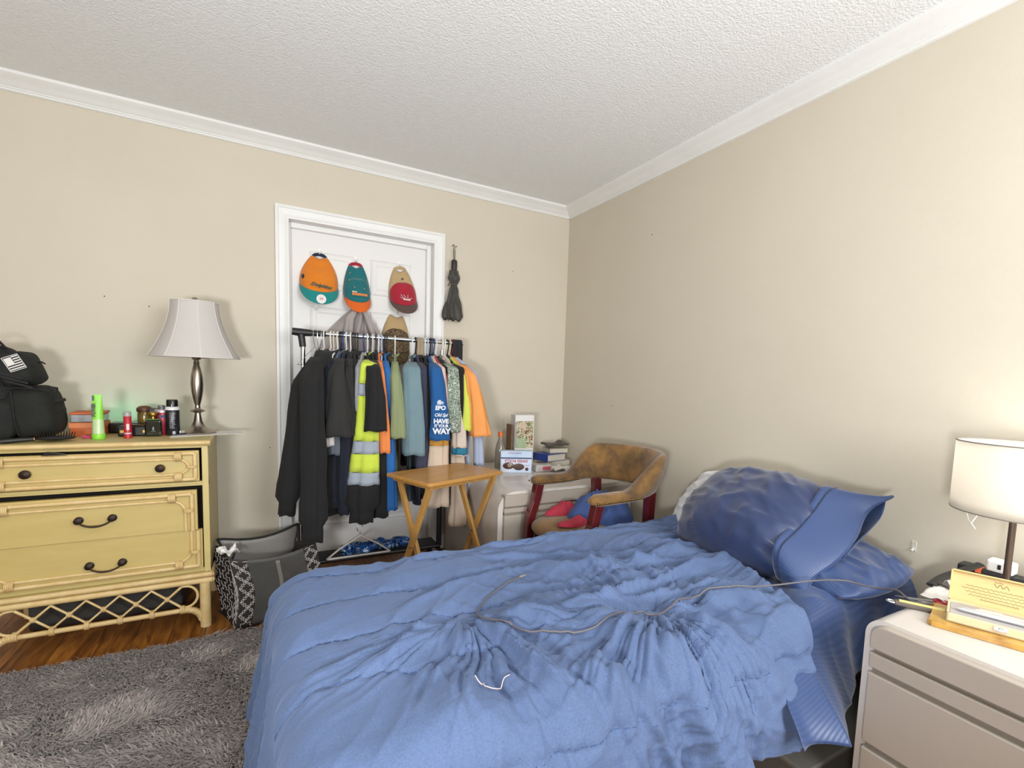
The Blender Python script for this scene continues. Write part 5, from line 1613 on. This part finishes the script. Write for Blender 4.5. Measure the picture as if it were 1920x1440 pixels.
# foot half: shallow diagonal streaks; head half: dense creases running to the pillows
wr_ += crease(.70, 1.5, 9.0, .012, 1.3) * leftw * (1 - .6 * nearside)
wr_ += crease(.95, 2.5, 16.0, .006, 3.1) * leftw
wr_ += crease(.10, 2.0, 12.0, .023, 4.1, 1.9, .5) * (.15 + .85 * rightw) * (1 - .8 * nearside)
wr_ += crease(-.30, 2.6, 17.0, .017, 7.7, 1.7, .6) * rightw * (1 - .7 * nearside)
wr_ += crease(.30, 4.0, 30.0, .006, 9.2, 1.5) * (.25 + .75 * rightw)
# gathers that turn down over the near edge
gath = nearside * sstep(-1.95, -1.35, U)
wr_ += crease(1.45, 1.6, 13.0, .026, 2.9, 1.5, -.3) * gath
wr_ += crease(1.62, 2.6, 24.0, .010, 6.9, 1.5) * gath
wr_ += .012 * (fbm(U * 3.2, V * 3.2, 3) - .5)
smooth_foot = 1 - .5 * sstep(-1.60, -1.82, U)
h = loft + pk_ + 1.45 * wr_ * smooth_foot - .006 * np.exp(-(seamd / .009) ** 2)
# hanging folds on the sides
per = np.where(np.abs(dyu) > np.abs(dxu), U, V)
hk = np.clip(dz / .30, 0, 1)
fold = .044 * hk ** 1.1 * (np.sin(per * 24 + 3.0 * vnoise(per * 3.3, dz * 2 + 4)) * .5 + 1.2 * (ridge(per * 7.5 + .6 * vnoise(per * 4, dz * 4), dz * 1.5 + 2.2, 1.4) - .5))
fold += .012 * hk * (ridge(per * 19 + .5 * vnoise(per * 6, dz * 5), dz * 4, 1.5) - .5)
foldside = np.where(np.abs(dxu) > .5, .6, np.where(dyu > .5, .3, 1.0))
onside = sstep(.02, .12, dz)
x2 = x_ + dxu * (fold * onside * foldside + h * (1 - topw) * .9)
y2 = y_ + dyu * (fold * onside * foldside + h * (1 - topw) * .9)
z2 = z_ + h * topw
z2 = np.maximum(z2, .055 + .01 * vnoise(per * 8, dz))
# turned, slightly raised head edge
z2 += .010 * np.exp(-(s[:, None] / .02) ** 2) * topw
cm = thing('comforter', 'wrinkled mid blue quilted comforter spread over the bed', 'comforter', (0, 0, 0))
MB().grid(np.stack([x2, y2, z2], -1)).build('quilt', M_comf, cm, solid=.010)
# stitch dashes along the quilting lines
stt = MB()
def surf(u, v):
    j = np.argmin(np.abs(vv - v)); i = np.argmin(np.abs(U[:, j] - u))
    return Vector((x2[i, j], y2[i, j], z2[i, j])), i, j
for s_ in SEAMS:
    i = 6
    while i < NU - 100:
        q = []
        for ii in (i, i + 2, i + 4):
            tgt = s_ + float(wig(np.array(U[ii, NV // 2]), s_))
            j = int(np.argmin(np.abs(V[ii, :] - tgt)))
            nrm_ = Vector((dxu[ii, j] * (1 - topw[ii, j]), dyu[ii, j] * (1 - topw[ii, j]), topw[ii, j])) * .0062
            q.append(Vector((x2[ii, j], y2[ii, j], z2[ii, j])) + nrm_)
        if (q[2] - q[0]).length < .06:
            stt.tube(q, .0012, 4)
        i += 6
o = stt.build('stitching', fabric('stitch_blue', '#2d4775'), cm); o['kind'] = 'stuff'

# ------------------------------------------------------------------ navy striped sheet at the head
def satin(name, c1, c2, scale, axis='X', ang=0.0, rough=.42):
    m = bpy.data.materials.new(name); m.use_nodes = True
    nt = m.node_tree; b = nt.nodes['Principled BSDF']
    tc = nt.nodes.new('ShaderNodeTexCoord'); mp = nt.nodes.new('ShaderNodeMapping'); mp.inputs['Rotation'].default_value = (0, 0, ang)
    wv = nt.nodes.new('ShaderNodeTexWave'); wv.bands_direction = axis; wv.inputs['Scale'].default_value = scale; wv.inputs['Distortion'].default_value = .0
    nt.links.new(tc.outputs['UV' if False else 'Object'], mp.inputs[0]); nt.links.new(mp.outputs[0], wv.inputs['Vector'])
    r = nt.nodes.new('ShaderNodeValToRGB'); e = r.color_ramp.elements
    e[0].position = .40; e[0].color = (*lin(c1), 1); e[1].position = .60; e[1].color = (*lin(c2), 1)
    nt.links.new(wv.outputs['Fac'], r.inputs[0]); nt.links.new(r.outputs[0], b.inputs['Base Color'])
    rr_ = nt.nodes.new('ShaderNodeMapRange'); rr_.inputs['To Min'].default_value = rough + .12; rr_.inputs['To Max'].default_value = rough - .06
    nt.links.new(wv.outputs['Fac'], rr_.inputs[0]); nt.links.new(rr_.outputs[0], b.inputs['Roughness'])
    b.inputs['Sheen Weight'].default_value = .3
    return m
M_sheet = satin('navy_striped_satin', '#243b68', '#2b4473', 40, 'Y')
M_pill = satin('navy_pillow_satin', '#1a2b54', '#1d2f59', 40, 'Y')
nu, nv = 190, 210
uu = np.linspace(-.02, 1, nu)
vs2 = np.linspace(BY1 + .2, BY0 - .17, nv)
U2, V2 = np.meshgrid(uu, vs2, indexing='ij')
U2 = -.075 + (head_edge(V2) - .10 + .075) * U2
xs, ys, zs, dzs, dxs, dys, dn = drape(U2, V2, .008)
wv_ = .016 * (ridge(U2 * 9 + 2, V2 * 4 + 1, 1.7) - .4) + .010 * (ridge(V2 * 10 + U2 * 8, U2 * 3 - V2 * 3, 1.7) - .4) + .007 * (fbm(U2 * 9, V2 * 9, 3) - .5)
tps = 1 - sstep(0, .06, dzs)
inner = sstep(0.0, .12, U2 - head_edge(V2))    # only where the comforter does not lie on it
zs = zs + np.maximum(wv_, -.004) * tps * inner + .03 * tps * inner * sstep(-2.15, -2.40, V2) 
hk2 = np.clip(dzs / .3, 0, 1)
f2 = .040 * hk2 * (np.sin(U2 * 34 + 3 * vnoise(U2 * 5, V2 * 4)) * .6 + (ridge(U2 * 9, V2 * 2, 1.4) - .45))
# a loose corner swings out in front of the nightstand
sw = sstep(.03, .20, dzs) * sstep(-.52, -.68, U2)
ys = ys + dys * f2 - .020 * sstep(.03, .3, dzs) - .12 * sw
zs = np.maximum(zs, .04)
xs = xs - .05 * sw
ys = np.where(xs > -.690, np.maximum(ys, -2.583), ys)
tag(MB().grid(np.stack([xs, ys, zs], -1)).build('flat_sheet', M_sheet, solid=.0025), 'navy striped sheet at the head of the bed spilling over the near side', 'sheet')

# ------------------------------------------------------------------ pillows
def pillow(name, lab, ctr, L, W_, T_, ax_l, ax_w, mt, seed, flap=None, corner=.0, wr=.014, n=72, m=52, bulge=2.6):
    """long axis ax_l, short axis ax_w, thickness along their cross product"""
    a = Vector(ax_l).normalized(); b_ = Vector(ax_w); b_ = (b_ - a * b_.dot(a)).normalized(); c = a.cross(b_)
    R = Matrix((a, b_, c)).transposed().to_4x4(); R.translation = ctr
    t0 = thing(name, lab, 'pillow', (0, 0, 0))
    t0.matrix_world = R
    P = np.linspace(-1, 1, n); Q = np.linspace(-1, 1, m)
    A, B_ = np.meshgrid(P, Q, indexing='ij')
    pinch = 1 - .07 * (1 - np.abs(A) ** 2) * np.abs(B_) ** 6 - .0
    pinch2 = 1 - .05 * (1 - np.abs(B_) ** 2) * np.abs(A) ** 6
    X = A * np.sqrt(1 - .34 * B_ ** 2) * L / 2 * pinch2; Y = B_ * np.sqrt(1 - .34 * A ** 2) * W_ / 2 * pinch
    prof = np.maximum(0, (1 - np.abs(A) ** bulge) * (1 - np.abs(B_) ** bulge)) ** .55
    edge = np.maximum(np.abs(A), np.abs(B_))
    w1 = wr * (ridge(A * 3 + seed + B_ * 2, B_ * 5 + seed * 2, 1.7) - .4) * np.clip((1 - edge) * 8, 0, 1)
    w1 += wr * .7 * (ridge((A + B_) * 4 + seed, (A - B_) * 2.2, 1.7) - .4) * np.clip((1 - edge) * 8, 0, 1)
    Zt = T_ / 2 * prof + w1; Zb = -T_ / 2 * prof * .9 - w1 * .4
    mb = MB().grid(np.stack([X, Y, Zt], -1)).grid(np.stack([X, Y, Zb], -1)[:, ::-1])
    bd = mb.build('cushion', mt, t0, angle=80)
    wld = bd.modifiers.new('Weld', 'WELD'); wld.merge_threshold = .0004
    if flap:
        # open hem of the pillowcase sticking out past the filling
        fl_, tip = flap
        rows = []
        for i in range(16):
            tt_ = i / 15
            r_ = []
            for k in range(48):
                ph = 2 * pi * k / 48
                cs, sn = math.cos(ph), math.sin(ph)
                ww = W_ / 2 * (.86 + .16 * tt_)
                hh = T_ * (.34 * (1 - tt_) ** .8 + .05) * (1 + .25 * math.sin(ph * 3 + seed))
                yy = ww * math.copysign(abs(cs) ** .75, cs); zz = hh * sn * abs(math.sin(ph)) ** .2 + .05 * tt_ * max(0, cs) ** 2 - .02 * tt_
                xx = L / 2 * .80 + fl_ * tt_ * (1 + tip * (cs > .0) * cs ** 3) + .012 * tt_ * math.sin(ph * 5 + seed)
                r_.append((xx, yy, zz))
            rows.append(r_)
        MB().grid(np.array(rows), cv=True).build('pillowcase_hem', M_sheet if mt is M_pill else mt, t0, solid=.002)
        sm = [(L / 2 * .80 + fl_ * .18, W_ / 2 * (.86 + .03) * math.copysign(abs(math.cos(p_)) ** .75, math.cos(p_)), T_ * (.345) * (1 + .25 * math.sin(p_ * 3 + seed)) * math.sin(p_) * abs(math.sin(p_)) ** .2 * 1.02) for p_ in np.linspace(0, 2 * pi, 48, endpoint=False)]
        MB().tube(sm, .0018, 5, closed=True).build('hem_stitching', fabric('stitch_navy', '#131f3d'), t0)
    return t0
M_pw2 = fabric('white_pillow_cotton', '#d3d3d6', var2='#c5c6cb')
pillow('white_pillow', 'white pillow leaning on the wall behind the navy pillow', (-.20, -1.79, .630), .60, .42, .17, (0, -1, 0), (.70, 0, .72), M_pw2, 3.3)
pillow('navy_pillow', 'puffy navy pillow with an open striped case hem at the head of the bed', (-.345, -2.010, .665), .60, .47, .33, (-.05, -1, .05), (.84, .03, .54), M_pill, 6.1, flap=(.12, .30), wr=.013, bulge=2.8)
pillow('flat_navy_pillow', 'flat navy striped pillow lying underneath the puffy navy pillow', (-.30, -2.235, .600), .56, .42, .11, (-.1, -1, -.05), (.9, -.1, .12), M_sheet, 9.4, wr=.012)

# ------------------------------------------------------------------ charging cable and thread
def zat(X, Y, extra=.0):
    d_ = (x2 - X) ** 2 + (y2 - Y) ** 2
    return float(z2[d_ < .011 ** 2].max()) + .0080 + extra if (d_ < .011 ** 2).any() else float(z2.flat[np.argmin(d_)]) + .008 + extra
ct = [(-1.285, -1.895), (-1.36, -1.925), (-1.445, -1.985), (-1.485, -2.05), (-1.485, -2.11), (-1.44, -2.185), (-1.36, -2.245), (-1.26, -2.275), (-1.16, -2.265), (-1.08, -2.285), (-.97, -2.262), (-.86, -2.268), (-.74, -2.315)]
def spline(pts, n=8):
    P = [Vector(q) for q in pts]; out = []
    for i in range(len(P) - 1):
        p0 = P[max(i - 1, 0)]; p1 = P[i]; p2 = P[i + 1]; p3 = P[min(i + 2, len(P) - 1)]
        for k in range(n):
            t = k / n
            out.append(.5 * ((2 * p1) + (-p0 + p2) * t + (2 * p0 - 5 * p1 + 4 * p2 - p3) * t * t + (-p0 + 3 * p1 - 3 * p2 + p3) * t ** 3))
    out.append(P[-1]); return out
cp_ = [Vector((q.x, q.y, 0)) for q in spline([(a, b_, 0) for a, b_ in ct], 7)]
zz = np.array([zat(q.x, q.y) for q in cp_])
zz = np.convolve(np.pad(zz, 3, 'edge'), np.ones(7) / 7, 'valid'); zraw = np.array([zat(q.x, q.y) for q in cp_]); zz = np.maximum(zz, zraw)
for q, z in zip(cp_, zz): q.z = float(z)
tail = spline([tuple(cp_[-1]), (-.655, -2.345, .600), (-.56, -2.39, .612), (-.47, -2.43, .612), (-.44, -2.50, .612), (-.445, -2.56, .630), (-.47, -2.61, .625), (-.43, -2.66, .624)], 7)
cbl = thing('charging_cable', 'thin grey charging cable looping across the blue comforter', 'cable', (0, 0, 0))
MB().tube(cp_ + tail[1:], .0026, 8).build('cord', mat('cable_grey', '#5f5a5e', .5), cbl)
e0 = cp_[0]; e1 = cp_[2]
dv_ = (e0 - e1).normalized()
MB().tube([e0 + Vector((0, 0, .002)), e0 + dv_ * .022 + Vector((0, 0, .002))], .0046, 8, flat=.6).tube([e0 + dv_ * .022 + Vector((0, 0, .002)), e0 + dv_ * .030 + Vector((0, 0, .002))], .0034, 8, flat=.5).build('plug', M_steel, cbl)
th_ = [(-1.600, -2.335), (-1.590, -2.345), (-1.582, -2.340), (-1.585, -2.352), (-1.570, -2.362), (-1.555, -2.358), (-1.540, -2.345), (-1.525, -2.340)]
tp_ = [Vector((q.x, q.y, zat(q.x, q.y, .001))) for q in spline([(a, b_, 0) for a, b_ in th_], 4)]
tag(MB().tube(tp_, .0011, 6).build('thread', mat('thread_pale', '#c9b3ad', .8)), 'loose pale thread lying on the near side of the comforter', 'thread')

# storage under the bed
ub = thing('storage_box', 'grey storage box pushed under the bed beside the nightstand', 'box', (-.42, -2.30, 0))
MB().span(-.28, .28, -.19, .45, .0, .14).build('body', mat('under_grey', '#67625c', .6), ub, smooth=False, bevel=.006)
MB().span(-.30, .30, -.21, .47, .14, .155).build('lid', mat('under_grey_lid', '#76716a', .6), ub, smooth=False, bevel=.004)
MB().span(-.70, -.60, -2.52, -2.44, 0, .05)
tag(MB().span(-.80, -.73, -2.50, -2.40, .0, .045).build('paper_carton', mat('beige_carton', '#a39080', .7), smooth=False, bevel=.002), 'small beige carton lying on the floor under the bed edge', 'carton')

# ================================================================== BEDSIDE LAMP
NZ = NH + .0008
lr = thing('bedside_lamp', 'lit bedside lamp with white drum shade on a thin dark pole', 'lamp', (-.205, -2.718, NZ))
M_pole = mat('bronze_pole', '#6b5a4f', .4, metal=.7)
MB().lathe([(.066, 0), (.068, .004), (.066, .012), (.02, .016), (.011, .022)], (0, 0, 0), 28).build('base', M_pole, lr)
MB().cyl((0, 0, .018), (0, 0, .30), .0082, n=16).build('pole', M_pole, lr)
M_shR = shade_mat('drum_linen', '#ebe7df', .6)
rd = .138
hs = (.244, .432)
sh2 = [[(rd * math.cos(a), rd * math.sin(a), z) for a in np.linspace(0, 2 * pi, 64, endpoint=False)] for z in np.linspace(hs[0], hs[1], 8)]
so2 = MB().grid(np.array(sh2), cv=True).build('shade', M_shR, lr, solid=.0016)
for z in hs:
    rg = MB()
    rg.tube([(rd * math.cos(a), rd * math.sin(a), z) for a in np.linspace(0, 2 * pi, 64, endpoint=False)], .0018, 6, closed=True)
    rg.build('shade_rim', mat('rim_grey', '#7d766e', .6), so2)
sp_ = MB()
for a in (.3, .3 + 2 * pi / 3, .3 + 4 * pi / 3):
    sp_.tube([(0, 0, .30), (rd * math.cos(a), rd * math.sin(a), .262)], .0016, 6)
sp_.build('spider', M_pole, lr)
MB().ball((0, 0, .345), (.030, .030, .038)).build('bulb', mat('lit_bulb', '#fff4e2', .3, emit=('#fff2e2', 3)), lr)
MB().tube([(-.085, .075, .238), (-.080, .070, .215), (-.072, .066, .205), (-.060, .060, .225), (-.055, .058, .236)], .0016, 6).tube([(-.072, .066, .205), (-.060, .060, .190)], .0018, 6).build('pull_tie', M_whiteplas, lr)
l_ = bpy.data.lights.new('bedside_bulb', 'POINT'); l_.energy = 3.1; l_.color = (1.0, .975, .94); l_.shadow_soft_size = .045
lo_ = bpy.data.objects.new('bedside_bulb', l_); COL.objects.link(lo_); lo_.parent = lr; lo_.location = (0, 0, .355)

# ================================================================== THINGS ON THE NIGHTSTAND
M_bam = mat('bamboo_ply', '#d3b87f', .5, var=(6, .5, '#c3a468'), stretch=(1, 8, 8))
M_bamw = mat('box_edge_birch', '#dcc7a0', .5)
M_amb = mat('amber_acrylic', '#a4731c', .12, var=(16, .8, '#d7a94a'), coat=.8)
tr = thing('amber_tray', 'amber resin tray under the open wooden box on the nightstand', 'tray', (-.462, -2.812, NZ), math.radians(-71))
rows = []
MB().prism([(a * (1 + .03 * math.sin(i * 2.1)), b_ * (1 + .03 * math.cos(i * 1.7))) for i, (a, b_) in enumerate(rr_poly(.150, .072, .015))], 0, .012, 'z').build('slab', M_amb, tr, angle=30, bevel=.003)
bxp = thing('pen_box', 'open wooden box with printed lid holding silver pens on the nightstand', 'box', (-.457, -2.788, NZ + .0125), math.radians(-70.5))
bw, bd_, bh = .098, .054, .021
f = MB()
f.span(-bw, bw, -bd_, -bd_ + .005, 0, bh).span(-bw, bw, bd_ - .005, bd_, 0, bh).span(-bw, -bw + .005, -bd_, bd_, 0, bh).span(bw - .005, bw, -bd_, bd_, 0, bh).span(-bw, bw, -bd_, bd_, 0, .004)
f.build('box_body', M_bamw, bxp, smooth=False, bevel=.0008)
MB().span(-bw + .006, bw - .006, -bd_ + .006, bd_ - .006, .004, .016).build('grey_insert', mat('insert_grey', '#a9a3a0', .8), bxp, smooth=False)
for (x0, x1, y, m2) in ((-.080, .062, -.008, mat('pen_silver', '#cfd0d4', .25, metal=.7)), (-.045, .078, .010, mat('pen_cream', '#d9c9b4', .35))):
    pn = MB().tube([(x0, y, .022), (x0 + .01, y, .022), (x1 - .02, y, .022), (x1, y, .022)], [.003, .0052, .0052, .003], 10)
    pn.tube([(x0 + .008, y + .006, .025), (x0 + .05, y + .006, .026)], .0012, 5)
    tag(pn.build('pen', m2), ('silver pen lying in the open wooden box' if y < 0 else 'cream pen lying in the open wooden box'), 'pen')
    bpy.data.objects[-1 if False else pn and [o_.name for o_ in bpy.data.objects if o_.name.startswith('pen') and not o_.name.startswith('pen_')][-1]].matrix_world = Matrix.Translation((-.457, -2.788, NZ + .0125)) @ Matrix.Rotation(math.radians(-70.5), 4, 'Z')
MB().span(-.012, .012, -bd_ - .002, -bd_, .008, .018).cyl((0, -bd_ - .002, .012), (0, -bd_ - .005, .012), .004, n=10).build('clasp', M_steel, bxp, smooth=False)
ld = MB()
ld.span(-bw, bw, 0, .012, 0, .004).span(-bw, bw, 0, .012, .076, .080).span(-bw, -bw + .004, 0, .012, 0, .080).span(bw - .004, bw, 0, .012, 0, .080).span(-bw, bw, .009, .012, 0, .080)
lo2 = ld.build('lid', M_bam, bxp, smooth=False, bevel=.0006)
lo2.location = (0, bd_ + .002, bh - .002); lo2.rotation_euler = (math.radians(-24), 0, 0)
M_ink = mat('lid_ink', '#6d5a3c', .6)
scr = MB()
def squiggle(x0, x1, z, amp, k, sd, r=.0004):
    pts = [(x0 + (x1 - x0) * t, .0086, z + amp * math.sin(t * k + sd) * (.5 + float(vnoise(t * k * .3, sd)))) for t in np.linspace(0, 1, max(12, int(k * 2)))]
    scr.tube(pts, r, 4)
squiggle(-.014, .016, .060, .004, 16, 1.0, .0005); squiggle(-.012, .004, .068, .0015, 9, 2.0, .0005)
for i in range(5):
    w3 = (.066, .074, .066, .060, .036)[i]
    squiggle(-w3, w3, .047 - i * .0074, .0011, 90, i * 1.3)
scr.build('printed_script', M_ink, lo2)

kn = thing('pocket_knife', 'slim grey folding knife with pale yellow inlay near the nightstand corner', 'knife', (-.500, -2.642, NZ), math.radians(-62))
MB().span(-.055, .055, -.009, .009, 0, .012).build('handle', mat('knife_grey', '#6c625b', .4, metal=.4), kn, smooth=False, bevel=.003)
MB().span(-.045, .052, -.008, .008, .012, .0135).build('inlay', mat('pale_yellow', '#d8ca80', .5), kn, smooth=False, bevel=.001)
MB().tube([(-.062 + .010 * math.cos(a), .008 * math.sin(a), .006) for a in np.linspace(0, 2 * pi, 14, endpoint=False)], .0026, 6, closed=True).build('lanyard_ring', M_steel, kn)
sc = thing('scissors', 'small steel scissors with red handles beside the folding knife', 'scissors', (-.425, -2.640, NZ), math.radians(-52))
MB().add([(-.085, .0, .004), (.0, .006, .004), (.0, -.004, .004), (-.085, .0, .006), (.0, .006, .007), (.0, -.004, .007)], [(0, 1, 2), (3, 5, 4), (0, 3, 4, 1), (1, 4, 5, 2), (2, 5, 3, 0)]).build('blade', M_steel, sc, smooth=False)
MB().add([(-.080, .010, .001), (.0, .008, .001), (.0, -.003, .001), (-.080, .010, .003), (.0, .008, .004), (.0, -.003, .004)], [(0, 1, 2), (3, 5, 4), (0, 3, 4, 1), (1, 4, 5, 2), (2, 5, 3, 0)]).build('blade', M_steel, sc, smooth=False)
for s in (-1, 1):
    MB().tube([(.022 + .016 * math.cos(a), s * .011 + .009 * math.sin(a), .005) for a in np.linspace(0, 2 * pi, 16, endpoint=False)], .003, 6, closed=True).build('handle_loop', M_red, sc)
jr = thing('balm_jar', 'round jar of orange balm behind the open wooden box', 'jar', (-.36, -2.712, NZ))
MB().lathe([(.026, 0), (.029, .004), (.029, .030), (.027, .033)], (0, 0, 0), 24).build('jar', mat('jar_frost', '#dcd4cc', .2, trans=.4), jr)
MB().lathe([(.0255, .002), (.0255, .026), (.0, .027)], (0, 0, 0), 24).build('orange_balm', mat('balm_orange', '#d98a3a', .5), jr)
ps = thing('power_strip', 'black power strip with plugged adapters along the back of the nightstand', 'power strip', (-.062, -2.735, NZ), math.radians(-88))
MB().span(-.17, .22, -.024, .024, 0, .034).build('strip', mat('strip_black', '#2c2b2e', .45), ps, smooth=False, bevel=.005)
MB().span(-.125, -.110, -.0245, .010, .020, .0355).build('rocker_switch', mat('switch_red', '#c75a3a', .4, emit=('#e06a3a', .6)), ps, smooth=False, bevel=.001)
wa = MB()
for X, wd, hh in ((-.07, .030, .040), (.055, .016, .020), (.10, .016, .020)):
    wa.span(X - wd, X + wd, -.022, .020, .034, .034 + hh)
for k, (X, wd, hh) in enumerate(((-.07, .032, .036), (.052, .018, .020), (.125, .022, .018))):
    a_ = MB().span(X - wd, X + wd, -.024, .022, .0342, .034 + hh).build('adapter', M_whiteplas, ps, smooth=False, bevel=.007, segs=3)
    if k == 0:
        MB().span(X - .004, X + .004, -.0246, -.024, .046, .060).span(X + .012, X + .016, -.0246, -.024, .048, .058).build('outlet_slots', M_dark, a_, smooth=False)
bl_ = MB().tube(spline([(-.30, -2.585, NZ + .006), (-.22, -2.582, NZ + .016), (-.14, -2.60, NZ + .03), (-.08, -2.62, NZ + .045)], 8), .014, 8, flat=.35)
tag(bl_.build('belt', mat('belt_black', '#2a2827', .5)), 'black strap curling over the back corner of the nightstand', 'belt')
crumple('notepaper', 'white folded paper lying under the lamp on the nightstand', -.345, -2.640, NZ, .11, .09, .1, 2.4, amp=.008)
crumple('envelope', 'thin white envelope in front of the power strip', -.20, -2.618, NZ, .12, .05, .1, 6.6, amp=.02)
cd2 = MB().tube(spline([(-.28, -2.59, NZ + .012), (-.30, -2.63, NZ + .013), (-.34, -2.67, NZ + .012), (-.30, -2.71, NZ + .02), (-.20, -2.76, NZ + .012), (-.16, -2.80, NZ + .006)], 8), .0022, 6)
tag(cd2.build('lamp_cord', mat('cord_dark', '#4a4542', .5)), 'thin dark cord crossing the papers on the nightstand', 'cord')

# ================================================================== SHAG RUG
rug = thing('shag_rug', 'grey shag rug on the wood floor between dresser and bed', 'rug', (0, 0, 0))
RX0, RX1, RY0, RY1 = -3.30, -1.62, -3.1, -.752
M_shagb = fabric('rug_base', '#6d625f')
MB().span(RX0, RX1, RY0, RY1, .001, .016).build('backing', M_shagb, rug, smooth=False)
def shag(n, x0, x1, y0, y1):
    X = rng.uniform(x0, x1, n); Y = rng.uniform(y0, y1, n)
    ang = 6.28 * fbm(X * 3.3, Y * 3.3, 3) * 1.5 + rng.normal(0, .55, n)
    L = rng.uniform(.034, .060, n); lean = rng.uniform(.35, .95, n); wd = rng.uniform(.0018, .0034, n)
    dx_, dy_ = np.cos(ang), np.sin(ang)
    px, py = -dy_, dx_
    z0 = np.full(n, .012)
    b0 = np.stack([X - px * wd, Y - py * wd, z0], 1); b1 = np.stack([X + px * wd, Y + py * wd, z0], 1)
    mx_ = X + dx_ * L * .40 * lean; my_ = Y + dy_ * L * .40 * lean; mz = z0 + L * (.62 - .18 * lean)
    m0 = np.stack([mx_ - px * wd, my_ - py * wd, mz], 1); m1 = np.stack([mx_ + px * wd, my_ + py * wd, mz], 1)
    tx = X + dx_ * L * lean; ty = Y + dy_ * L * lean; tz = z0 + L * (.98 - .62 * lean)
    t = np.stack([tx, ty, tz], 1)
    V_ = np.stack([b0, b1, m1, m0, t], 1).reshape(-1, 3)
    i = np.arange(n) * 5
    quads = np.stack([i, i + 1, i + 2, i + 3], 1); tris = np.stack([i + 3, i + 2, i + 4], 1)
    me = bpy.data.meshes.new('pile')
    me.vertices.add(len(V_)); me.vertices.foreach_set('co', V_.ravel())
    loops = np.concatenate([quads.ravel(), tris.ravel()])
    me.loops.add(len(loops)); me.loops.foreach_set('vertex_index', loops.astype(np.int32))
    ls = np.concatenate([np.arange(n) * 4, n * 4 + np.arange(n) * 3]); me.polygons.add(2 * n)
    me.polygons.foreach_set('loop_start', ls.astype(np.int32))
    me.update(calc_edges=True); me.validate()
    return me
M_shag = mat('rug_pile', '#a99e9a', .9, var=(5, .55, '#918682'), sheen=.3)
pme = shag(150000, RX0 + .01, RX1 - .01, RY0 + .6, RY1 + .002)
pme.materials.append(M_shag)
po = bpy.data.objects.new('pile', pme); COL.objects.link(po); po.parent = rug; po['kind'] = 'stuff'
